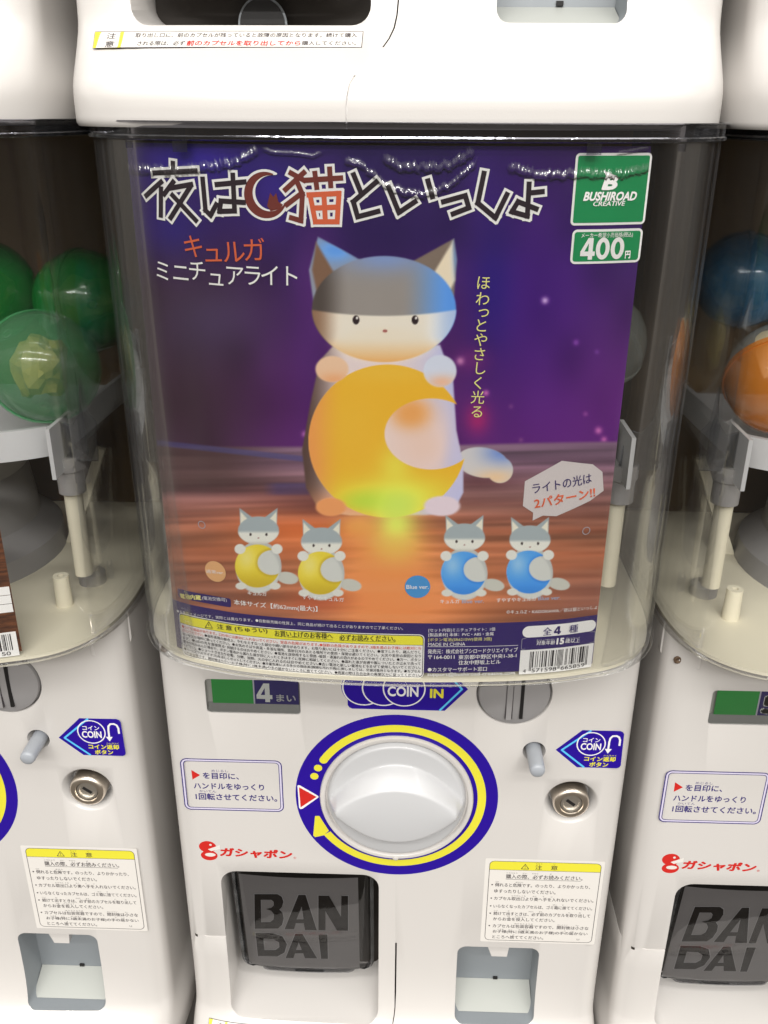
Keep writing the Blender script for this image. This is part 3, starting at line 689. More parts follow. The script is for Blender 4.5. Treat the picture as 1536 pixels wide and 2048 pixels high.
    fl = Flat(); p0, p1, p2, p3 = fq(483, 1753), fq(716, 1755), fq(493, 1932), fq(719, 1934)
    fx0, fx1, fz0, fz1 = (p0[0]+p2[0])/2, (p1[0]+p3[0])/2, (p2[1]+p3[1])/2, (p0[1]+p1[1])/2
    for i in range(12):
        a0 = fz0+(fz1-fz0)*i/12; a1 = fz0+(fz1-fz0)*(i+1)/12; fl.poly([(fx0, a0), (fx1, a0), (fx1, a1), (fx0, a1)], FROST, 0.2, slice_w=6)
    LG = [[[(380,333),(498,333),(520,346),(529,372),(522,398),(508,412),(524,428),(530,458),(522,490),(500,509),(382,510)], [(413,362),(466,362),(478,372),(479,390),(466,403),(440,409),(466,418),(480,436),(478,462),(462,476),(415,477)]],
          [[(535,512),(606,337),(642,337),(700,518),(640,517),(633,482),(592,482),(583,512)], [(622,397),(632,462),(596,462)]],
          [[(708,340),(762,341),(824,448),(826,342),(860,342),(860,520),(804,520),(744,420),(744,518),(708,518)]],
          [[(386,532),(478,534),(524,549),(547,590),(534,632),(498,652),(398,650)], [(426,562),(478,564),(506,580),(508,604),(488,619),(432,619)]],
          [[(540,660),(590,536),(626,536),(702,662),(640,661),(630,636),(588,636),(580,660)], [(607,580),(622,618),(594,618)]],
          [[(708,540),(754,540),(757,664),(722,664)]]]
    for let in LG:
        for grow, mt_, ly in ((1, FROSTED, 0.8), (0, FLAPDK, 1.5)):
            lp = []
            for li, loop in enumerate(let):
                P = [fq(360+x/2.56, 1660+y/2.56) for x, y in loop]
                if grow:
                    cx = sum(p[0] for p in P)/len(P); cz = sum(p[1] for p in P)/len(P); g_ = 0.45 if li == 0 else -0.35
                    P = [(p[0]+g_*(1 if p[0] > cx else -1), p[1]+g_*(1 if p[1] > cz else -1)) for p in P]
                lp.append(P)
            fl.shape(lp, mt_, ly)
    fl.build('frosted_logo', flap, on_flap)
    k = MB(); ol = []; il = []                                                  # thick moulded edge of the flap
    for j in range(nz, -1, -1):
        ol.append(g0[j*(nx+1)])
    for i in range(1, nx): ol.append(g0[i])
    for j in range(0, nz+1): ol.append(g0[j*(nx+1)+nx])
    cxm, czm = -68.6, (zb_+zt_)/2; il = [(cxm+(p[0]-cxm)*0.955, p[1], max(p[2], zb_+2.4)) for p in ol]; m = len(ol)
    k.add([(p[0], p[1]-3.2, p[2]) for p in ol]+[(p[0], p[1]-4.4, p[2]) for p in il]+[(p[0], p[1]+1, p[2]) for p in il]+[(p[0], p[1]+1, p[2]) for p in ol],
          [(a*m+i, a*m+i+1, ((a+1) % 4)*m+i+1, ((a+1) % 4)*m+i) for a in range(4) for i in range(m-1)])
    k.build('flap_edge', FLAPEDGE, flap, sharp=40)
    k = MB(); k.prism_y([(-69+11.5*math.cos(math.radians(a)), -211.5+12*math.sin(math.radians(a))) for a in range(0, 181, 10)], 33, 35); k.build('finger_notch', BLACK, root)
    k = MB(); k.prism_y([(-69+12.6*math.cos(math.radians(a)), -211.5+13.1*math.sin(math.radians(a))) for a in range(0, 181, 10)], 34, 36); k.build('notch_rim', LINER, root)
    # ---- tab hanging in the coin return
    k = MB(); P0 = [(69, -141), (85, -141), (83, -152.5), (75.5, -154)]
    k.prism_y([(69, -139), (73.5, -152.5), (85, -152.5), (86.5, -139)], 3, 9); k.build('return_tab', WHITE, root)
    k = MB(); k.box(79, 82.5, 24.6, 25.9, -203.5, -201.3); k.build('drain_slot', BLACK, root)
    k = MB(); k.add([(47.9, 3, -213.0), (107.9, 3, -213.0), (107.9, 25.8, -204), (47.9, 25.8, -204)], [(0, 1, 2, 3)]); k.build('return_floor', mat('return_floor_plastic', (0.42, 0.43, 0.40, 1), 0.4, mottling=0.05), root)
    # ---- corner latches under the case
    for sx in (-1, 1):
        k = MB(); x0, x1 = sorted((sx*157.6, sx*136.5))
        k.prism_y(rrect(x0, x1, 109, 133, (3.5, 1, 1, 1) if sx < 0 else (1, 3.5, 1, 1), 4), lambda p: -0.9+ (max(0, abs(p[0])-141)**2)/16.0, 22)
        lt = k.build('corner_latch', WHITE, root, sharp=40)
        if sx < 0:
            k = MB(); k.lathe_y(sx*150, 113.5, [(2.6, 3.2), (2.6, 2.2), (1.9, 2.0), (0.3, 2.6)], 16); k.build('latch_screw', mat('brown_screw', (0.18, 0.12, 0.08, 1), 0.5, metal=0.6), lt)
    return root

base = make_machine()
base['label'] = 'white capsule machine in the middle holding the purple night poster in its clear case'
base['category'] = 'vending machine'; base['group'] = 'capsule vending machines standing side by side in two rows'
def copy_tree(o, parent=None):
    c = o.copy(); COL.objects.link(c); c.parent = parent
    for ch in list(o.children): copy_tree(ch, c)
    return c
TOPZ = 682.0
UX = -5
spots = [(-333, 0, 'white capsule machine on the left with green capsules and a brown card inside'),
         (327, 0, 'white capsule machine on the right with orange and blue capsules in its clear case'),
         (0, TOPZ, 'upper white capsule machine directly above the purple poster case'),
         (-333, TOPZ, 'upper white capsule machine at the top left above the green capsules'),
         (327, TOPZ, 'upper white capsule machine at the top right above the blue capsules')]
mach = {(0, 0): base}
for x, z, lb in spots:
    c = copy_tree(base); c.location = ((x+(UX if z else 0))*MM, 0, z*MM); c['label'] = lb; mach[(x, z)] = c
# right-hand machine counts five coins
for ch in mach[(327, 0)].children:
    if ch.name.startswith('coin_count_window'):
        for cc in ch.children:
            if cc.name.startswith('count_card'):
                old = cc.children[0]
                fl = Flat(); fl.text('5', (-92.2, 81), (-81.5, 81), 14.5, PWHITE, 1, 0.07); fl.text('まい', (-79.5, 77.6), (-66.6, 77.6), 5.6, PWHITE, 1, 0.02)
                old.data = fl.build('lettering_tmp', None, lambda a, b, l: np.stack([a, 2.45+0*a, b], 1)).data
                bpy.data.objects.remove(bpy.data.objects['lettering_tmp'])

# wall behind the rows
k = MB(); k.box(-900, 900, 196, 210, -700, 1400); wl = k.build('wall', mat('dark_wall', (0.05, 0.045, 0.04, 1), 0.8, mottling=0.05)); wl['kind'] = 'structure'

# ------------------------------------------------------------------ display card bent along the inside of the case front
CF_off = -4.2
FR = plan_ring(CF_off, 90); FR = FR[(FR[:, 1] < 40)]
sarc = np.r_[0, np.cumsum(np.hypot(*np.diff(FR, axis=0).T))]; mid = np.interp(0, FR[:, 0], sarc); sarc = sarc-mid
TT = np.gradient(FR, axis=0); TT /= np.hypot(TT[:, 0], TT[:, 1])[:, None]; NN = np.stack([TT[:, 1], -TT[:, 0]], 1)
def on_card(a, b, l):
    a = np.asarray(a, float)
    x = np.interp(a, sarc, FR[:, 0]); y = np.interp(a, sarc, FR[:, 1]); nx = np.interp(a, sarc, NN[:, 0]); ny = np.interp(a, sarc, NN[:, 1])
    return np.stack([x+nx*0.17*l, y+ny*0.17*l, np.asarray(b, float)+0*a], 1)
def cpt(u, v):
    """photo point -> (arc, height) in mm on the bent card"""
    r = ray(u, v); best = None
    lo, hi = 0.30, 0.62
    X = lambda t: CAM+t*r
    def g(t):
        p = X(t)*1000; yc = np.interp(p[0], FR[:, 0], FR[:, 1]); return p[1]-yc
    for _ in range(50):
        m_ = (lo+hi)/2
        if g(m_) < 0: lo = m_
        else: hi = m_
    p = X(lo)*1000
    return (float(np.interp(p[0], FR[:, 0], sarc)), float(p[2]))
c_tl, c_tr, c_bl, c_br = cpt(254, 289), cpt(1304, 291), cpt(357, 1326), cpt(1181, 1342)
S0, S1 = (c_tl[0]+c_bl[0])/2, (c_tr[0]+c_br[0])/2; Z0, Z1 = 139.3, 416.4
print('card', c_tl, c_tr, c_bl, c_br, S0, S1)

# --- painted picture: per-vertex ink colours on a fine grid
NX, NZ = 560, 660
a_ = np.linspace(S0, S1, NX); b_ = np.linspace(Z0, Z1, NZ); A, B = np.meshgrid(a_, b_)
W = on_card(A.ravel(), B.ravel(), np.zeros(A.size)); U, Vv = proj_np(W[:, 0], W[:, 1], W[:, 2])
def C3(r, g, b): return np.array([r, g, b], float)
img = np.zeros((U.size, 3)); rs = np.random.RandomState(3)
def smooth(x, a, b): t = np.clip((x-a)/(b-a), 0, 1); return t*t*(3-2*t)
def over(msk, col):
    global img
    img = img*(1-msk[:, None])+np.asarray(col)*msk[:, None]
def blob(cx, cy, rx, ry, p=1.0): return np.exp(-(((U-cx)/rx)**2+((Vv-cy)/ry)**2)**p)
def noise1(x, freq, seed): 
    r = np.random.RandomState(seed).rand(4096); q = x*freq; i = np.floor(q).astype(int); f = q-i; f = f*f*(3-2*f)
    return r[i % 4096]*(1-f)+r[(i+1) % 4096]*f
def noise2(x, y, fx, fy, seed):
    r = np.random.RandomState(seed).rand(256, 256); X = x*fx; Y = y*fy; i = np.floor(X).astype(int); j = np.floor(Y).astype(int); f = X-i; g = Y-j
    f = f*f*(3-2*f); g = g*g*(3-2*g)
    return (r[i % 256, j % 256]*(1-f)+r[(i+1) % 256, j % 256]*f)*(1-g)+(r[i % 256, (j+1) % 256]*(1-f)+r[(i+1) % 256, (j+1) % 256]*f)*g
# night backdrop
t = smooth(Vv, 280, 900)[:, None]
img[:] = C3(42, 22, 92)*(1-t)+C3(92, 30, 112)*t
over(0.75*blob(1180, 860, 190, 130), C3(104, 30, 132)); over(0.85*blob(1060, 560, 120, 260), C3(66, 12, 128)); over(0.8*blob(985, 560, 45, 150), C3(30, 10, 120))
over(0.6*blob(820, 470, 220, 60), C3(36, 10, 84)); over(0.5*smooth(Vv, 560, 300)*smooth(U, 900, 1250), C3(66, 34, 92))
over(0.75*blob(390, 320, 110, 45), C3(46, 30, 160)); over(0.6*blob(560, 380, 80, 60), C3(48, 30, 150)); over(0.7*blob(350, 470, 60, 70), C3(40, 28, 128))
over(0.85*smooth(U, 640, 380)*smooth(Vv, 430, 620), C3(62, 42, 52)); over(0.55*blob(420, 640, 130, 90), C3(66, 56, 92))  # brown reflection on the left side, painted into the print colours
over(0.8*blob(630, 620, 42, 210)*smooth(U, 560, 600), C3(84, 34, 116))
img += (noise2(U, Vv, 1/60, 1/90, 5)[:, None]-0.5)*C3(16, 12, 20)
for (x, y, r, c) in ((1090, 601, 7, C3(226, 190, 250)), (921, 722, 8, C3(240, 170, 220)), (972, 786, 6, C3(220, 120, 200)), (1152, 685, 6, C3(140, 70, 180)), (1194, 704, 5, C3(120, 60, 160)), (1197, 861, 7, C3(220, 120, 200)), (1208, 879, 6, C3(210, 110, 190)), (609, 868, 6, C3(190, 110, 190)), (1171, 828, 5, C3(150, 70, 160)), (1042, 880, 5, C3(130, 70, 140)), (1022, 813, 5, C3(120, 60, 140))):
    over(0.9*blob(x, y, r, r), c)
over(0.75*blob(955, 838, 24, 30), C3(190, 34, 110)); over(0.45*blob(945, 720, 36, 26), C3(150, 50, 130))
img *= 0.84
# timber table with streaks
hz = 893-10*smooth(U, 700, 1250)
tb0 = smooth(Vv-hz, -4, 5); tb = tb0
g = noise2(U, Vv-0.00008*(U-770)**2*0+0.02*U, 1/420, 1/15, 11)*0.6+noise2(U, Vv+0.03*U, 1/260, 1/6, 12)*0.4
tv = smooth(Vv, 890, 1100)[:, None]
tbl = C3(104, 80, 100)*(1-tv)+C3(142, 86, 62)*tv
tbl = tbl*(0.62+0.76*g[:, None])
lw_ = smooth(U, 620, 420)[:, None]*(1-smooth(Vv, 960, 1010)[:, None]); tbl = tbl*(1-0.85*lw_)+C3(66, 46, 46)*0.85*lw_
over(tb, tbl)
over(0.5*smooth(np.abs(Vv-(884+0.11*(U-300))), 8, 3)*smooth(U, 640, 600)*smooth(U, 300, 320), C3(66, 68, 128))
over(0.6*smooth(np.abs(Vv-978), 16, 8)*smooth(U, 520, 560)*smooth(U, 640, 610), C3(66, 62, 112))
over(0.55*smooth(Vv, 1120, 1180)*smooth(U, 900, 1200), C3(126, 82, 74)); over(0.4*smooth(Vv, 1090, 1200)*smooth(U, 760, 400), C3(128, 86, 78))
over(0.88*blob(775, 1150, 110, 140, 1.3)*tb, C3(226, 146, 80)); over(0.7*blob(820, 1215, 150, 50)*tb, C3(230, 140, 84)); over(0.7*blob(600, 1060, 130, 45)*tb, C3(232, 120, 62))
over(0.45*blob(780, 1170, 230, 90)*tb, C3(226, 140, 82)); over(0.7*blob(640, 1200, 60, 26)*tb, C3(170, 84, 60))
img += ((noise2(U, Vv, 1/300, 1/9, 21)-0.5)*26*tb)[:, None]*C3(1, 0.9, 0.8)
def ell(cx, cy, rx, ry, rot=0, soft=1.4):
    a = math.radians(rot); x = (U-cx)*math.cos(a)+(Vv-cy)*math.sin(a); y = -(U-cx)*math.sin(a)+(Vv-cy)*math.cos(a)
    d = (np.sqrt((x/rx)**2+(y/ry)**2)-1)*min(rx, ry); return 1-smooth(d, -soft, soft)
def polym(P, soft=1.4):
    """signed distance mask of a polygon"""
    P = np.array(P, float); d2 = np.full(U.size, 1e12); ins = np.zeros(U.size, bool); n = len(P)
    for i in range(n):
        a, b = P[i], P[(i+1) % n]; e_ = b-a; wx = U-a[0]; wy = Vv-a[1]; q = np.clip((wx*e_[0]+wy*e_[1])/(e_@e_), 0, 1)
        d2 = np.minimum(d2, (wx-e_[0]*q)**2+(wy-e_[1]*q)**2)
        c1 = (Vv >= a[1]) != (Vv >= b[1]); xs = a[0]+(Vv-a[1])*(e_[0])/(e_[1] if abs(e_[1]) > 1e-9 else 1e-9); ins ^= (c1 & (U < xs))
    d = np.sqrt(d2)*np.where(ins, -1, 1); return 1-smooth(d, -soft, soft)
def crescent(cx, cy, rx, ry, ix, iy, irx, iry, soft=1.2): return ell(cx, cy, rx, ry, 0, soft)*(1-ell(ix, iy, irx, iry, 0, soft))
# plain toy kitten hugging a crescent lamp (a generic stand-in figure)
shadow = 0.6*blob(650, 1010, 130, 26)+0.45*blob(960, 965, 70, 16); over(np.clip(shadow, 0, 1)*tb, C3(70, 34, 36))
tail = np.maximum(ell(965, 925, 52, 30, 8), ell(1000, 940, 26, 26)); over(tail, C3(188, 184, 184)+0*U[:, None]); over(tail*0.8*blob(1005, 905, 40, 24), C3(86, 118, 190)); over(tail*0.6*blob(990, 955, 40, 16), C3(226, 178, 120))
bodyp = [(668, 690), (880, 690), (906, 760), (912, 860), (926, 930), (926, 985), (905, 1026), (850, 1030), (700, 1030), (640, 1022), (612, 975), (604, 900), (622, 800), (640, 720)]
bd = polym(bodyp, 3)
bc = np.ones((U.size, 1))*C3(206, 190, 190); xx = smooth(U, 780, 925)[:, None]
bc = bc*(1-xx)+C3(166, 172, 212)*xx; xl = smooth(U, 700, 606)[:, None]; bc = bc*(1-xl)+C3(78, 58, 52)*xl
over(bd, bc); over(bd*0.9*blob(850, 890, 80, 90), C3(222, 190, 174)); over(bd*0.95*blob(822, 826, 42, 34, 1.4), C3(214, 148, 80)); over(bd*0.65*smooth(U+0.12*(Vv-880), 880, 915), C3(178, 176, 208)); over(bd*0.7*blob(700, 1010, 90, 30), C3(236, 150, 96))
for sx_, pts in ((-1, [(636, 474), (728, 524), (700, 600), (628, 612), (618, 540)]), (1, [(908, 477), (812, 530), (850, 600), (908, 592), (914, 520)])):
    em = polym(pts, 3)
    over(em, C3(128, 134, 150) if sx_ < 0 else C3(112, 98, 88))
    if sx_ < 0: over(em*blob(672, 500, 44, 26), C3(92, 150, 226)); over(polym([(632, 484), (672, 552), (636, 596), (624, 540)], 4), C3(112, 84, 66))
    else: over(polym([(906, 482), (910, 560), (902, 578), (858, 562)], 4), C3(214, 200, 176)); over(em*0.6*blob(912, 510, 8, 50), C3(100, 150, 220))
hd = ell(768, 618, 144, 106, 0, 2)
hc = np.ones((U.size, 1))*C3(134, 128, 124)
k1 = smooth(U, 800, 905)[:, None]; hc = hc*(1-k1)+C3(82, 140, 216)*k1; k2 = smooth(U, 700, 636)[:, None]; hc = hc*(1-k2)+C3(70, 62, 58)*k2
k3 = (blob(770, 515, 90, 30))[:, None]; hc = hc*(1-k3*0.8)+C3(110, 136, 190)*k3*0.8
over(hd, hc)
low = hd*smooth(Vv-(632+0.0006*(U-768)**2*-1), -3, 3)
lc = np.ones((U.size, 1))*C3(220, 212, 198); k1 = smooth(U, 840, 912)[:, None]; lc = lc*(1-k1)+C3(168, 190, 226)*k1; k2 = smooth(U, 690, 628)[:, None]; lc = lc*(1-k2)+C3(130, 100, 78)*k2
over(low, lc); over(low*0.85*smooth(Vv, 672, 720), C3(238, 176, 96)); over(hd*0.5*blob(768, 724, 110, 12), C3(236, 150, 60))
over(ell(768, 690, 96, 34, 0, 10)*0.35, C3(240, 224, 196))
for ex in (712, 830): over(ell(ex, 640, 7, 9, 0, 1.2), C3(38, 26, 30)); over(ell(ex+2, 636, 2.2, 2.6, 0, 1), C3(230, 225, 220))
over(ell(770, 662, 5, 3.4, 0, 1), C3(150, 90, 84))
# crescent lamp
mo = crescent(775, 882, 158, 153, 862, 868, 93, 71)
mc = np.ones((U.size, 1))*C3(230, 176, 46); q = smooth(U, 690, 618)[:, None]; mc = mc*(1-q)+C3(238, 156, 86)*q
q = (blob(770, 745, 120, 22))[:, None]; mc = mc*(1-q*0.5)+C3(240, 196, 74)*q*0.5
over(mo, mc); over(mo*0.8*blob(800, 990, 120, 40), C3(204, 206, 70)); over(mo*0.9*blob(795, 1012, 50, 34), C3(206, 236, 104)); over(mo*0.75*blob(728, 1004, 52, 26), C3(160, 200, 62)); over(mo*0.6*blob(790, 930, 34, 40), C3(206, 212, 80)); over(mo*0.35*blob(700, 860, 70, 90), C3(236, 190, 70))
over(0.9*blob(792, 1050, 40, 46), C3(206, 226, 96)); over(0.6*blob(790, 1095, 46, 30), C3(236, 190, 90)); over(0.6*blob(715, 1052, 40, 26), C3(240, 178, 90))
for (x, y, rx, ry, c) in ((664, 738, 33, 26, C3(214, 178, 148)), (880, 742, 33, 32, C3(190, 196, 212))):
    over(ell(x, y, rx, ry, 0, 2.5), c); over(0.6*ell(x, y, rx, ry, 0, 2.5)*blob(x+4, y+22, 30, 14), C3(226, 150, 96))
over(ell(662, 1014, 30, 18, 0, 3), C3(226, 152, 96)); over(ell(884, 1012, 36, 20, 0, 3), C3(206, 190, 200))
def kitten(cx, cy, mcol, mdk, head_y=0, hs=1.0):
    """small generic kitten figure, about 95 px wide"""
    def E(x, y, rx, ry, c, s=1.0, rot=0): over(ell(cx+x, cy+y, rx, ry, rot, s), c)
    E(58, 62, 22, 12, C3(178, 178, 170), 1.2, 10); E(0, 40, 46, 52, C3(168, 170, 168)); E(0, 46, 42, 46, C3(186, 188, 184), 3)
    for s_ in (-1, 1):
        over(polym([(cx+s_*38*hs, cy-78+head_y), (cx+s_*8, cy-56+head_y), (cx+s_*36, cy-34+head_y)], 1.2), C3(142, 152, 156)); over(polym([(cx+s_*36*hs, cy-71+head_y), (cx+s_*22, cy-56+head_y), (cx+s_*36, cy-44+head_y)], 1.5), C3(206, 202, 186))
    hm = ell(cx, cy-33+head_y, 41, 28, 0, 1.2); over(hm, C3(146, 156, 160)); over(hm*smooth(Vv, cy-34+head_y, cy-26+head_y), C3(204, 204, 196)); over(hm*0.5*smooth(Vv, cy-14+head_y, cy-4+head_y), C3(150, 146, 138))
    for ex in (-16, 16): E(ex, -25+head_y, 2.4, 3.0, C3(60, 52, 52), 0.7)
    E(0, -18+head_y, 1.8, 1.3, C3(140, 100, 96), 0.7)
    mm = crescent(cx-2, cy+38, 45, 43, cx+27, cy+31, 29, 25, 1.0); over(mm, mcol); over(mm*0.55*smooth(Vv, cy+38, cy+84), mdk); over(mm*0.5*(1-smooth(np.abs(np.hypot((U-cx-27)/29, (Vv-cy-31)/25)-1), 0, 0.28)), mdk); over(mm*0.35*blob(cx-24, cy+22, 18, 22), C3(240, 240, 220))
    for s_ in (-1, 1): E(s_*37, 4, 11, 10, C3(200, 200, 194)); E(s_*34-1, 78, 11, 7, C3(196, 196, 188))
kitten(517, 1094, C3(206, 186, 54), C3(160, 130, 30)); kitten(643, 1108, C3(206, 186, 54), C3(160, 130, 30), 8)
kitten(929, 1108, C3(78, 152, 224), C3(34, 96, 180)); kitten(1060, 1106, C3(78, 152, 224), C3(34, 96, 180), 6)
# keep the print's inks in a believable range and undo the display curve
img = np.clip(img, 0, 250)/255.0
lin = np.where(img <= 0.04045, img/12.92, ((img+0.055)/1.055)**2.4)
INK = 1.38
lin = lin*INK; mxv = lin.max(1, keepdims=True); lin = lin*np.minimum(1.0, 0.9/np.maximum(mxv, 1e-6))
cardroot = empty('display_card', (0, 0, 0), 'purple night poster with a kitten hugging a glowing yellow crescent, inside the middle case', 'poster')
me = bpy.data.meshes.new('print_sheet')
idx = np.arange(NX*NZ).reshape(NZ, NX); quads = np.stack([idx[:-1, :-1], idx[:-1, 1:], idx[1:, 1:], idx[1:, :-1]], -1).reshape(-1, 4)
me.vertices.add(NX*NZ); me.vertices.foreach_set('co', (W*MM).ravel())
me.loops.add(quads.size); me.loops.foreach_set('vertex_index', quads.ravel().astype(np.int32))
me.polygons.add(len(quads)); me.polygons.foreach_set('loop_start', np.arange(0, quads.size, 4, dtype=np.int32)); me.polygons.foreach_set('loop_total', np.full(len(quads), 4, dtype=np.int32))
me.update(calc_edges=True); me.validate()
ca = me.color_attributes.new('ink', 'FLOAT_COLOR', 'POINT'); ca.data.foreach_set('color', np.c_[lin, np.ones(len(lin))].ravel())
me.polygons.foreach_set('use_smooth', np.ones(len(quads), bool))
mp = mat('print_sheet_ink', (1, 1, 1, 1), 0.35, spec=0.2)
at = mp.node_tree.nodes.new('ShaderNodeAttribute'); at.attribute_name = 'ink'; mp.node_tree.links.new(at.outputs['Color'], mp.node_tree.nodes['Principled BSDF'].inputs['Base Color'])
me.materials.append(mp); sheet = bpy.data.objects.new('print_sheet', me); COL.objects.link(sheet); sheet.parent = cardroot
k = MB(); gb = [(s_, z_) for z_ in (Z0, Z1) for s_ in np.linspace(S0, S1, 80)]
P = on_card(np.array([g_[0] for g_ in gb]), np.array([g_[1] for g_ in gb]), np.full(160, -3.0)); k.add([tuple(p) for p in P], [(i, i+80, i+81, i+1) for i in range(79)]); k.build('backing_board', CREAM, cardroot)

SL = 3.0
Flat.LIFT = 1.2
def quad_px(P): return [cpt(*p) for p in P]
def rr_card(u0, v0, u1, v1, r):
    """upright rounded rectangle between two photo points"""
    a, b = cpt(u0, v0), cpt(u1, v1); return rrect(min(a[0], b[0]), max(a[0], b[0]), min(a[1], b[1]), max(a[1], b[1]), r)
# title -------------------------------------------------------------
Z3 = lambda P: [cpt(250+x/2.793, 270+y/2.793) for x, y in P]
Z4 = lambda P: [cpt(780+x/2.793, 270+y/2.793) for x, y in P]
glyph = []   # (points, material)
D = KDARK
for P in ([(270,158),(270,200)], [(168,212),(396,200)], [(205,262),(122,338)], [(204,300),(203,448)], [(272,262),(222,330)], [(258,296),(372,276)], [(366,290),(258,462)], [(268,336),(398,476)],
          [(436,246),(452,420),(480,448),(512,388)], [(515,276),(668,262)], [(604,224),(614,424)], [(606,424),(530,426),(538,368),(664,376)]):
    glyph.append((Z3(P), D))
for P in ([(928,212),(1000,252)], [(1000,210),(898,304)], [(962,260),(992,330),(984,478),(930,462)], [(975,335),(905,388)], [(1015,252),(1206,240)], [(1062,214),(1072,292)], [(1144,190),(1150,282)]):
    glyph.append((Z3(P), KRBR))
for P in ([(1028,334),(1196,326),(1186,484)], [(1036,340),(1064,484),(1184,484)], [(1112,332),(1120,476)], [(1050,408),(1188,402)]):
    glyph.append((Z3(P), KORG))
for P in ([(1278,222),(1322,330)], [(1404,262),(1276,372),(1300,456),(1414,426)], [(1472,290),(1530,432),(1620,372)]): glyph.append((Z3(P), D))
for P in ([(212,256),(236,344)], [(298,372),(420,338),(440,406),(352,440)], [(524,214),(490,380),(588,462),(652,332)], [(776,274),(766,452),(680,428),(714,372),(816,412)], [(792,322),(850,316)]): glyph.append((Z4(P), D))
fo = Flat(); fi = Flat(); wd = 6.0*0.36+0.5
for P, mt_ in glyph: fo.stroke(P, 4.6, KWHT, 2.0, cap=2.2)
for P, mt_ in glyph: fi.stroke(P, 2.3, mt_, 3.0, cap=1.1)
mc_ = Z3([(786, 336)])[0]
def moon(fl, r0, r1, a0, a1, mt_, ly, dx=0):
    P = []; n = 30
    for i in range(n+1):
        a = math.radians(a0+(a1-a0)*i/n); q = math.sin(math.pi*i/n)**0.8; P.append((mc_[0]+(r1)*math.cos(a), mc_[1]+r1*math.sin(a)))
    for i in range(n+1):
        a = math.radians(a0+(a1-a0)*i/n); q = math.sin(math.pi*i/n)**0.8; rr_ = r1-(r1-r0)*(0.12+0.88*q); P.append((mc_[0]+rr_*math.cos(a), mc_[1]+rr_*math.sin(a)))
    m_ = n+1; fl.raw(P, [(i+1, i, i+m_, i+1+m_) for i in range(n)], mt_, ly)
moon(fo, 4.6, 11.2, 58, 345, KWHT, 2.4); moon(fi, 5.9, 10.1, 66, 338, KRBR, 3.0)
kc = Z3([(812, 322), (830, 345), (846, 322), (858, 372), (884, 388), (866, 412), (815, 425), (795, 395)]); fi.raw(kc, [tuple(range(len(kc)-1, -1, -1))], KRBR, 3.2)
ow = Flat(); 
tt = fo.build('title_outline', cardroot, on_card); fi.build('title_lettering', cardroot, on_card)
# hand-written subtitle ----------------------------------------------
f = Flat()
for ch, x, y, h in (('キ', 383, 620, 34), ('ュ', 492, 652, 34), ('ル', 608, 650, 34), ('ガ', 722, 640, 34)):
    c = Z3([(x, y)])[0]; f.char(ch, c, h*0.28*1.25, KORG, rot=3, layer=2.0, off=0.0)
for ch, x, y in (('ミ', 213, 756), ('ニ', 315, 766), ('チ', 406, 756), ('ュ', 510, 790), ('ア', 613, 782), ('ラ', 713, 782), ('イ', 812, 782), ('ト', 922, 786)):
    c = Z3([(x, y)])[0]; f.char(ch, c, 11.0, KWHT, rot=-2, layer=2.0, off=0.004, sx=0.95)
for i, (ch, x, y) in enumerate((('ほ', 237, 160), ('わ', 233, 275), ('っ', 240, 362), ('と', 222, 465), ('や', 220, 568), ('さ', 210, 670), ('し', 212, 770), ('く', 202, 876), ('光', 197, 978), ('る', 193, 1080))):
    c = cpt(900+x/3.572, 520+y/3.572); f.char(ch, c, 7.2, KCRM, rot=-2, layer=2.0, off=0.006)
f.build('subtitle_lettering', cardroot, on_card)
# maker label and price label -------------------------------------------
def label_plate(name, u0, v0, u1, v1, r, inner, mt_in):
    f = Flat(); P = rr_card(u0, v0, u1, v1, r); f.poly(P, KWHT, 2.0, SL)
    xs = [p[0] for p in P]; zs = [p[1] for p in P]
    f.poly(rrect(min(xs)+inner, max(xs)-inner, min(zs)+inner, max(zs)-inner, max(r-inner, 0.3)), mt_in, 2.6, SL); return f
f = label_plate('l', 1152, 306, 1288, 448, 2.0, 1.1, KGRN)
B4 = lambda x, y: cpt(780+x/2.793, 270+y/2.793)
f.text('B', B4(1190, 264), B4(1272, 264), 6.6, KWHT, 3.4, 0.05, shear=0.28); f.poly([B4(1190, 198), B4(1240, 218), B4(1256, 232), B4(1204, 228)], KWHT, 3.4)
f.text('BUSHIROAD', B4(1082, 342), B4(1374, 340), 4.0, KWHT, 3.4, 0.04, shear=0.22); f.text('CREATIVE', B4(1132, 384), B4(1308, 381), 2.1, KWHT, 3.4, 0.018, shear=0.22)
f.build('maker_label', cardroot, on_card)
f = label_plate('l', 1145, 459, 1278, 524, 2.4, 1.1, KGRN)
f.text('メーカー希望小売価格(税込)', B4(1066, 562), B4(1352, 556), 2.6, KWHT, 3.4, 0.0); q = B4(1062, 636); q2 = B4(1304, 630); w_ = (q2[0]-q[0])/3.08; zc = (q[1]+q2[1])/2
f.four(q[0], q[0]+w_, zc-4.9, zc+4.9, KWHT, 4.2); f.zero(q[0]+1.05*w_, q[0]+2.02*w_, zc-5, zc+5, KWHT, 4.2); f.zero(q[0]+2.1*w_, q2[0], zc-5, zc+5, KWHT, 4.2); f.text('円', B4(1308, 668), B4(1338, 666), 3.6, KWHT, 3.4, 0.03)
f.build('price_label', cardroot, on_card)
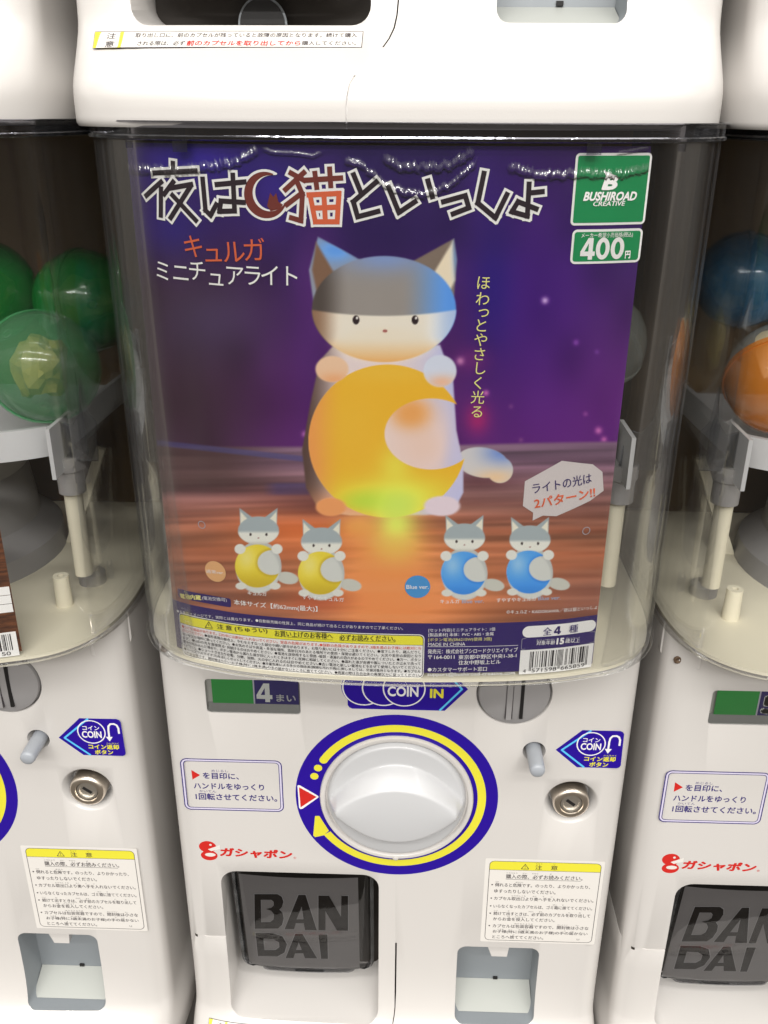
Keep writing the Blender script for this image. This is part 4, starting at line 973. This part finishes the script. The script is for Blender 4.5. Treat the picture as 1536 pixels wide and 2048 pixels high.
# speech bubble ---------------------------------------------------------
Bq = lambda x, y: cpt(790+x/3.413, 900+y/3.413)
f = Flat(); f.poly([Bq(886, 212), Bq(1138, 72), Bq(1348, 96), Bq(1414, 148), Bq(1422, 276), Bq(1330, 345), Bq(1100, 450), Bq(1010, 446), Bq(940, 425), Bq(872, 380)], KBUB, 2.0, SL); f.poly([Bq(942, 420), Bq(938, 480), Bq(1012, 444)], KBUB, 2.1, SL)
f.text('ライトの光は', Bq(936, 262), Bq(1338, 186), 6.0, KNAV, 2.8, 0.008); f.text('2パターン!!', Bq(948, 362), Bq(1362, 280), 6.0, KORG, 2.8, 0.02)
f.build('speech_bubble', cardroot, on_card)
# round version marks and figure captions ----------------------------------
Aq = lambda x, y: cpt(390+x/3.572, 1000+y/3.572)
f = Flat(); c = Aq(147, 509); f.poly(circ(c[0], c[1], 6.4, 36), KAPR, 2.0, SL); f.text('通常ver.', Aq(82, 505), Aq(212, 516), 2.3, KWHT, 2.6, 0.006)
c = cpt(835, 1173); f.poly(circ(c[0], c[1], 6.9, 36), KBLU, 2.0, SL); f.text('Blue ver.', Bq(78, 931), Bq(230, 931), 2.5, KWHT, 2.6, 0.01)
f.build('version_marks', cardroot, on_card)
f = Flat()
f.text('キュルガ', Aq(378, 660), Aq(514, 668), 2.6, KWHT, 2.0, 0.008); f.text('すやすやキュルガ', Aq(768, 690), Aq(1064, 710), 2.6, KWHT, 2.0, 0.008)
f.text('キュルガ', Bq(308, 1030), Bq(440, 1030), 2.6, KWHT, 2.0, 0.008); f.text('Blue ver.', Bq(456, 1030), Bq(606, 1028), 2.4, KLBL, 2.0, 0.005)
f.text('すやすやキュルガ', Bq(692, 1022), Bq(962, 1012), 2.6, KWHT, 2.0, 0.008); f.text('Blue ver.', Bq(976, 1010), Bq(1128, 1004), 2.4, KLBL, 2.0, 0.005)
f.text('本体サイズ【約62mm(最大)】', Aq(280, 728), Aq(876, 778), 4.0, KWHT, 2.0, 0.012)
f.text('©キュルZ・KADOKAWA／夜は猫といっしょ', Bq(760, 1102), Bq(1378, 1068), 2.5, KWHT, 2.0, 0.006)
pl = [cpt(356, 1182), cpt(461, 1190), cpt(460, 1208), cpt(356, 1198)]; zc = (pl[0][1]+pl[3][1])/2
f.poly(rrect(pl[0][0], pl[1][0], (pl[2][1]+pl[3][1])/2-0.0, (pl[0][1]+pl[1][1])/2, 1.2), KNAV, 2.0, SL)
Cq = lambda x, y: cpt(330+x/2.898, 1180+y/2.898)
f.text('電池内蔵', Cq(92, 30), Cq(212, 42), 3.2, KCRM, 2.6, 0.03); f.text('(電池交換可)', Cq(218, 44), Cq(360, 56), 2.8, KWHT, 2.6, 0.006)
f.build('figure_captions', cardroot, on_card)
# bottom information band ---------------------------------------------------
f = Flat(); zt = np.mean([cpt(345, 1205)[1], cpt(777, 1241)[1], cpt(1210, 1222)[1]]); print('band', [cpt(345, 1205)[1], cpt(777, 1241)[1], cpt(1210, 1222)[1]])
f.poly([(S0+0.02, Z0+0.02), (S1-0.02, Z0+0.02), (S1-0.02, zt), (S0+0.02, zt)], KNAV, 1.2, 2.0)
f.build('information_band', cardroot, on_card)
f = Flat(); a, b = Cq(82, 142), Cq(1505, 500); L0, L1 = Cq(82, 140)[0], Cq(1505, 250)[0]; zt2 = (Cq(100, 142)[1]+Cq(1490, 244)[1])/2; zb2 = (Cq(130, 388)[1]+Cq(1480, 498)[1])/2
print('caution', L0, L1, zt2, zb2)
f.poly(rrect(L0, L1, zb2, zt2, 3.0), KWHT, 2.0, SL); f.poly(rrect(L0+0.5, L1-0.5, zb2+0.5, zt2-0.5, 2.6), KBLK, 2.5, SL); f.poly(rrect(L0+0.9, L1-0.9, zb2+0.9, zt2-0.9, 2.3), KWHT, 3.0, SL)
zy = (Cq(108, 205)[1]+Cq(1490, 300)[1])/2
f.poly(rrect(L0+0.9, L1-0.9, zy, zt2-0.9, (0, 0, 2.3, 2.3)), KYEL, 3.5, SL); f.poly([(L0+0.9, zy-0.25), (L1-0.9, zy-0.25), (L1-0.9, zy), (L0+0.9, zy)], KBLK, 3.5, SL)
f.text('注 意 (ちゅうい)', Cq(306, 208), Cq(596, 232), 3.9, KBLK, 5.0, 0.014); f.text('お買い上げのお客様へ', Cq(638, 244), Cq(974, 262), 3.9, KBLK, 5.0, 0.012); f.text('必ずお読みください。', Cq(1012, 268), Cq(1336, 277), 3.9, KBLK, 5.0, 0.012)
f.stroke([Cq(638, 263), Cq(974, 286)], 0.22, KBLK, 4.0); f.stroke([Cq(1012, 288), Cq(1336, 298)], 0.22, KBLK, 4.0)
tr = [Cq(236, 214), Cq(257, 180), Cq(278, 218)]; f.stroke(tr, 0.4, KBLK, 4.0, closed=True, cap=0.15); f.stroke([Cq(257, 192), Cq(257, 205)], 0.4, KBLK, 4.1)
red1 = '●小さな部品があります。口の中には絶対に入れないでください。窒息の危険があります。●誤飲の危険がありますので、3歳未満のお子様には絶対に与'
rows = ['●造形表現の都合上、やむをえず尖った部分や細い部分があります。お取り扱いには十分にご注意ください。●落下したり、踏んだりし',
        'ない安全な場所に飾ってください。●火気のそばや高温・多湿な場所、直射日光のあたる場所での使用・保管は避けてください。火災や変形の原因となり',
        'ます。●LEDの光を直接見る・見続けるのはおやめください。●電池を誤使用すると発熱・破裂・液漏れの恐れがあるのでやめてください。●万一、ボタン',
        '電池を飲み込んだ場合や、ボタン電池から漏れた液が目に入ったときはすぐに医師に相談してください。●漏れた液が皮膚や服についたときは水で洗って',
        'ください。●ショートさせたり充電、分解、加熱、火の中に入れるのはおやめください。●古い電池と新しい電池などをまぜて使用しないでください。',
        '●＋－(プラスマイナス)を正しくセットしてください。●大量生産による多少の個体差(微細な汚れや傷)に関しましては、交換対象外となります。●カプセル',
        'は包装容器です。開封後は小さいお子様(特に3歳未満)の手の届かないところに捨ててください。●廃棄の際は各自治体の廃棄区分に従ってください。']
tl, tr_ = L0+2.0, L1-1.6; top = zy-1.9; bot = zb2+2.3; n = 8
zz_ = [top+(bot-top)*i/(n-1) for i in range(n)]
def longtext(fl, s, x0, x1, z, h, mt_, off=0.008, k=5):
    m_ = len(s); 
    for i in range(k):
        a0 = i*m_//k; a1 = (i+1)*m_//k; xa = x0+(x1-x0)*a0/m_; xb = x0+(x1-x0)*a1/m_
        fl.text(s[a0:a1], (xa+0.1, z), (xb-0.12, z), h, mt_, 4.1, off)
longtext(f, red1, tl, tr_, zz_[0], 2.1, KRED); f.text('えないでください。', (tl, zz_[1]), (tl+14.5, zz_[1]), 2.1, KRED, 4.1, 0.008); longtext(f, rows[0], tl+15.2, tr_, zz_[1], 2.1, KBLK)
for i in range(1, 7): longtext(f, rows[i], tl, tr_, zz_[i+1], 2.1, KBLK)
f.build('caution_panel', cardroot, on_card)
f = Flat(); Dq = lambda x, y: cpt(840+x/3.657, 1180+y/3.657)
f.text('●画像はイメージです。実際とは異なります。', Cq(72, 118), Cq(508, 172), 2.1, KWHT, 2.0, 0.006); f.text('●自動販売機の性質上、同じ商品が続けて出ることがありますのでご了承ください。', Cq(526, 173), Cq(1380, 219), 2.1, KWHT, 2.0, 0.006)
f.text('[セット内容]ミニチュアライト：1個', Dq(62, 292), Dq(548, 284), 2.6, KWHT, 2.0, 0.006); f.text('[製品素材] 本体：PVC・ABS・金属', Dq(62, 326), Dq(536, 318), 2.6, KWHT, 2.0, 0.008)
f.text('[ボタン電池(SR621SW)使用 3個]', Dq(60, 362), Dq(522, 355), 2.6, KCRM, 2.0, 0.006); f.text('MADE IN CHINA', Dq(60, 395), Dq(330, 391), 2.1, KWHT, 2.0, 0.004)
f.stroke([Dq(56, 412), Dq(716, 402)], 0.25, KWHT, 2.0)
f.text('発売元：株式会社ブシロードクリエイティブ', Dq(56, 446), Dq(714, 432), 3.1, KWHT, 2.0, 0.012); f.text('〒164-0011', Dq(58, 488), Dq(252, 486), 2.5, KWHT, 2.0, 0.012); f.text('東京都中野区中央1-38-1', Dq(280, 488), Dq(704, 474), 3.0, KWHT, 2.0, 0.01)
f.text('住友中野坂上ビル', Dq(280, 528), Dq(588, 520), 3.0, KWHT, 2.0, 0.012); f.text('●カスタマーサポート窓口', Dq(56, 578), Dq(488, 572), 2.9, KWHT, 2.0, 0.012); f.text('support@bushiroad-creative.com', Dq(54, 616), Dq(694, 604), 3.1, KWHT, 2.0, 0.008)
a, b = Dq(750, 290), Dq(1282, 270); zc = (a[1]+b[1])/2; f.poly(rrect(a[0], b[0], zc-3.7, zc+3.7, 3.6), KWHT, 2.0, SL); f.text('全', (a[0]+11.5, zc), (a[0]+16.6, zc), 5.2, KNAV, 4.4, 0.01); f.four(a[0]+18.0, a[0]+22.0, zc-2.6, zc+2.6, KNAV, 4.4); f.text('種', (b[0]-16.6, zc), (b[0]-11.2, zc), 5.2, KNAV, 4.4, 0.008)
a, b = Dq(742, 380), Dq(1276, 352); zc = (a[1]+b[1])/2; f.ring(rrect(a[0], b[0], zc-3.6, zc+3.6, 0.9), rrect(a[0]+0.25, b[0]-0.25, zc-3.35, zc+3.35, 0.7), KGRY, 2.0)
f.text('対象年齢', Dq(850, 384), Dq(986, 378), 2.9, KWHT, 2.4, 0.008); f.text('15', Dq(996, 372), Dq(1052, 368), 4.2, KWHT, 2.0, 0.05); f.text('歳以上', Dq(1060, 368), Dq(1166, 364), 2.9, KWHT, 2.4, 0.008)
f.text('たいしょうねんれい', Dq(852, 364), Dq(986, 356), 0.9, KWHT, 2.0); f.text('さい いじょう', Dq(1066, 350), Dq(1166, 345), 0.9, KWHT, 2.0)
f.build('information_lettering', cardroot, on_card)
f = Flat(); a, b = Dq(736, 428), Dq(1268, 396); c = Dq(730, 604); z1_ = (a[1]+b[1])/2; z0_ = z1_-(a[1]-c[1]); f.poly([(a[0], z0_), (b[0], z0_), (b[0], z1_), (a[0], z1_)], KWHT, 2.0, SL)
Lc = {'L': ['0001101','0011001','0010011','0111101','0100011','0110001','0101111','0111011','0110111','0001011'], 'G': ['0100111','0110011','0011011','0100001','0011101','0111001','0000101','0010001','0001001','0010111'], 'R': ['1110010','1100110','1101100','1000010','1011100','1001110','1010000','1000100','1001000','1110100']}
code = '4571598665859'; par = 'LGLLGG'
bits = '101'+''.join(Lc[par[i]][int(code[i+1])] for i in range(6))+'01010'+''.join(Lc['R'][int(code[i+7])] for i in range(6))+'101'
bx0, bx1 = a[0]+5.6, b[0]-3.2; mw = (bx1-bx0)/95
i = 0
while i < 95:
    if bits[i] == '1':
        j = i
        while j < 95 and bits[j] == '1': j += 1
        guard = i < 3 or i >= 92 or 45 <= i < 50
        f.poly([(bx0+i*mw, z0_+(2.0 if guard else 4.2)), (bx0+j*mw, z0_+(2.0 if guard else 4.2)), (bx0+j*mw, z1_-1.2), (bx0+i*mw, z1_-1.2)], KBLK, 2.8); i = j
    else: i += 1
f.text('4', (a[0]+2.2, z0_+2.4), (a[0]+3.8, z0_+2.4), 2.4, KBLK, 2.8); f.text('571598', (bx0+4.2*mw, z0_+2.4), (bx0+44*mw, z0_+2.4), 2.5, KBLK, 2.8); f.text('665859', (bx0+51*mw, z0_+2.4), (bx0+91*mw, z0_+2.4), 2.5, KBLK, 2.8)
f.build('barcode', cardroot, on_card)
# ---- clear film over the head of the card, sagging in folds
nx, nz = 760, 170; aa = np.linspace(S0+0.3, S1-0.3, nx); bb = np.r_[np.linspace(Z0+0.3, 370, 20), np.linspace(372, Z1-0.2, 150)]; A2, B2 = np.meshgrid(aa, bb)
def curve(P):
    P = [cpt(*p) for p in P]; return np.array([p[0] for p in P]), np.array([p[1] for p in P])
hgt = np.zeros_like(A2)
folds = [([(252, 338), (300, 343), (350, 346), (410, 338), (470, 330), (522, 303)], 1.5, 1.5, 1.0, 1), ([(520, 296), (545, 306), (600, 309), (625, 314), (652, 303)], 0.7, 0.8, 0.2, 2),
         ([(684, 322), (720, 330), (770, 372), (810, 388), (850, 392), (900, 375), (950, 330), (960, 302)], 1.3, 1.3, 0.75, 3), ([(760, 316), (800, 338), (850, 340), (905, 335), (955, 300)], 1.2, 1.6, 1.0, 4),
         ([(1010, 337), (1060, 349), (1110, 355), (1160, 350), (1220, 354), (1280, 346), (1303, 330)], 1.5, 1.5, 0.95, 5), ([(1225, 308), (1260, 304), (1303, 296)], 0.6, 0.8, 0.2, 6), ([(960, 306), (975, 311)], 0.5, 0.7, 0.1, 7)]
for P, amp, sg, rough_, sd in folds:
    xs, zs = curve(P); zc = np.interp(A2, xs, zs); msk = smooth(A2, xs.min(), xs.min()+4)*smooth(A2, xs.max(), xs.max()-4)
    jag = noise1(A2+0.15*B2, 2.6, sd)*0.75+noise1(A2+0.25*B2, 0.5, sd+20)*0.4; off = (noise1(A2, 1.9, sd+40)-0.5)*2.2*rough_
    dd = B2-zc-off; sg2 = np.where(dd > 0, sg*1.5, sg*0.5); hgt += 0.6*amp*(1-rough_*0.6+rough_*0.9*jag)*np.exp(-(dd/sg2)**2)*msk
hgt += 0.12*noise2(A2+50, B2, 0.12, 0.06, 9)
W2 = on_card(A2.ravel(), B2.ravel(), (6.0+hgt.ravel()*8)*0.7)
idx = np.arange(nx*nz).reshape(nz, nx); q2 = np.stack([idx[:-1, :-1], idx[:-1, 1:], idx[1:, 1:], idx[1:, :-1]], -1).reshape(-1, 4)
CREASE = clear('creased_film', (0.995, 0.995, 0.995, 1), 2.0, streak=False, rough=0.12, bumpd=0.0004)
hf = hgt.ravel()[q2].max(1) > 0.22
fo_ = new_obj('clear_film', W2, q2.tolist(), FILM, cardroot, smooth=True, mats=[FILM, CREASE], midx=hf.astype(np.int32).tolist())
# hole rims at the lower part of the card
for (u_, v_) in ((404, 1049), (1172, 1061)):
    c = cpt(u_, v_); f = Flat(); f.ring(circ(c[0], c[1], 2.3, 24), circ(c[0], c[1], 1.9, 24), KGRY, 2.2); f.build('hole_rim', cardroot, on_card)

# ------------------------------------------------------------------ left machine's card (brown timber print with white data boxes)
lr = empty('brown_card', (-0.333, 0, 0), 'brown timber patterned card with white data boxes, inside the left case', 'poster')
f = Flat(); s1, s0 = S1+0.5, S1-150; zt3 = 262.0
BR = bpy.data.materials.new('timber_print'); BR.use_nodes = True; n_ = BR.node_tree.nodes; L_ = BR.node_tree.links
t_ = n_.new('ShaderNodeTexCoord'); m_ = n_.new('ShaderNodeMapping'); m_.inputs['Scale'].default_value = (20, 20, 120); ns = n_.new('ShaderNodeTexNoise'); ns.inputs['Detail'].default_value = 6
rp = n_.new('ShaderNodeValToRGB'); rp.color_ramp.elements[0].color = (0.05, 0.016, 0.007, 1); rp.color_ramp.elements[1].color = (0.16, 0.055, 0.02, 1); rp.color_ramp.elements[0].position = 0.35; rp.color_ramp.elements[1].position = 0.7
L_.new(t_.outputs['Object'], m_.inputs[0]); L_.new(m_.outputs[0], ns.inputs[0]); L_.new(ns.outputs[0], rp.inputs[0]); L_.new(rp.outputs[0], n_['Principled BSDF'].inputs['Base Color'])
f.poly([(s0, Z0), (s1, Z0), (s1, zt3-12), (s1-6, zt3-3), (s1-24, zt3), (s0, zt3)], BR, 0, 3.0); f.build('print_sheet', lr, on_card)
f = Flat()
def cpl(u, v):
    global CAM
    keep = CAM.copy(); CAM = CAM+np.array([0.333, 0, 0]); r = cpt(u, v); CAM = keep; return r
a, b, c_ = cpl(16, 1172), cpl(22, 1224), cpl(31, 1262); d = cpl(37, 1310)
for i in range(3): f.poly([(a[0]-40, b[1]+(a[1]-b[1])*i/3+0.15), (a[0]+0.5, b[1]+(a[1]-b[1])*i/3+0.15), (a[0]+0.5, b[1]+(a[1]-b[1])*(i+1)/3-0.15), (a[0]-40, b[1]+(a[1]-b[1])*(i+1)/3-0.15)], KWHT, 2.0, SL)
f.poly([(c_[0]-40, d[1]), (c_[0], d[1]), (c_[0], c_[1]), (c_[0]-40, c_[1])], KWHT, 2.0, SL)
f.build('data_boxes', lr, on_card)
f = Flat(); rr2 = random.Random(4); x = c_[0]-3.0
while x > c_[0]-38:
    wv = rr2.choice([0.3, 0.6, 0.9, 0.3]); f.poly([(x-wv, d[1]+4.2), (x, d[1]+4.2), (x, c_[1]-1.2), (x-wv, c_[1]-1.2)], KBLK, 2.8); x -= wv+rr2.choice([0.3, 0.6, 0.9])
f.text('50', (c_[0]-9.5, d[1]+2.3), (c_[0]-4.6, d[1]+2.3), 2.5, KBLK, 2.8); f.build('barcode', lr, on_card)

# ------------------------------------------------------------------ capsules resting in the trays
def make_capsule(mats_, r=33.0):
    root = empty('capsule')
    def hemi(sg, rr):
        k = MB(); prof = []
        for i in range(15):
            a = math.radians(90*i/14); prof.append((max(rr*math.cos(a), 0.4), sg*rr*math.sin(a)))
        k.lathe_z(0, 0, prof, 40, close=False); return k
    hemi(1, r).build('upper_shell', mats_[0], root, smooth=True); hemi(-1, r).build('lower_shell', mats_[1], root, smooth=True)
    k = MB(); k.lathe_z(0, 0, [(r-0.4, -1.6), (r+0.9, -1.6), (r+0.9, 1.6), (r-0.4, 1.6)], 40, close=False); k.build('seam_band', mats_[1], root)
    if mats_[2] is PAPERM:                                           # folded slip curled against the inside of the shell
        k = MB(); nu, nv = 14, 10; V = []
        for i in range(nu+1):
            for j in range(nv+1):
                a = math.radians(-150+110*i/nu); b = math.radians(-38+66*j/nv); q = r-3.0-1.2*math.sin(i*1.3)*math.cos(j*0.9)
                V.append((q*math.cos(a)*math.cos(b), q*math.sin(a)*math.cos(b), q*math.sin(b)))
        k.add(V, [(i*(nv+1)+j, (i+1)*(nv+1)+j, (i+1)*(nv+1)+j+1, i*(nv+1)+j+1) for i in range(nu) for j in range(nv)])
        k.build('paper_slip', PAPERM, root, smooth=True)
        k = MB(); k.lathe_z(2, 0, [(0.4, -14), (10, -12), (13, -4), (10, 8), (0.4, 14)], 16, close=False); k.build('toy', TOYM, root, smooth=True)
    else:                                                             # crumpled bag with the toy
        rr = random.Random(int(r*10)+len(mats_[0].name)); bm = bmesh.new(); bmesh.ops.create_icosphere(bm, subdivisions=3, radius=1)
        for v in bm.verts:
            c = v.co.copy(); f = 17+3.2*math.sin(c.x*5+1)*math.cos(c.y*4)+2.6*math.sin(c.z*7+c.x*3)+rr.uniform(-1.1, 1.1); v.co = Vector((c.x*f*0.85, c.y*f, c.z*f*1.15))
        me = bpy.data.meshes.new('toy_bag'); 
        for v in bm.verts: v.co *= MM
        bm.to_mesh(me); bm.free(); me.materials.append(mats_[2]); o = bpy.data.objects.new('toy_bag', me); COL.objects.link(o); o.parent = root
    for a in (0.7, 2.6, 4.6):                                         # moulded rings round the air holes
        k = MB(); k.lathe_z(0, 0, [(2.0, 0), (2.6, 0.5), (3.2, 0)], 14, close=False); o = k.build('air_hole_ring', mats_[0], root, smooth=True)
        d = Vector((math.cos(a)*0.8, math.sin(a)*0.8, 0.6)).normalized(); o.location = d*(r+0.1)*MM; o.rotation_euler = d.to_track_quat('Z', 'Y').to_euler()
    return root
def place(proto, first, x, y, z, rot, label, group):
    c = proto if first else copy_tree(proto)
    c.location = (x*MM, y*MM, z*MM); c.rotation_euler = [math.radians(a) for a in rot]
    c['label'] = label; c['category'] = 'capsule'; c['group'] = group; return c
gcap = make_capsule((SH_LGREEN, SH_GREEN, TOYM)); dcap = make_capsule((SH_DGREEN, SH_DGREEN, TOYM)); bcap = make_capsule((SH_BLUE, SH_BLUE, TOYM), 30); ocap = make_capsule((SH_CLEAR, SH_ORANGE, PAPERM)); ccap = make_capsule((SH_CLEAR, SH_CLEAR, TOYM), 32)
place(gcap, True, -333+119, 32, 290, (68, 12, 30), 'half green half clear capsule nearest the glass in the left case', 'green capsules in the left case')
place(dcap, True, -333+126, 98, 316, (20, 82, 10), 'dark green capsule behind the half clear one in the left case', 'green capsules in the left case')
place(dcap, False, -333+62, 96, 322, (40, 30, 0), 'dark green capsule farther back at the left edge of the photo', 'green capsules in the left case')
place(bcap, True, -119, 100, 312, (90, 0, 75), 'dark teal capsule behind the left edge of the purple poster', 'capsules in the middle case')
place(ccap, True, 118, 70, 300, (30, 20, 0), 'greyish clear capsule behind the right edge of the purple poster', 'capsules in the middle case')
place(bcap, False, 327-112, 104, 333, (90, 0, 80), 'dark blue capsule at the back of the right case', 'capsules in the right case')
place(ocap, True, 327-104, 34, 288, (-60, 14, 0), 'orange and clear capsule with a paper slip at the right edge of the photo', 'capsules in the right case')
place(ccap, False, 327-52, 100, 296, (10, 60, 0), 'clear capsule behind the orange one in the right case', 'capsules in the right case')
k = MB()
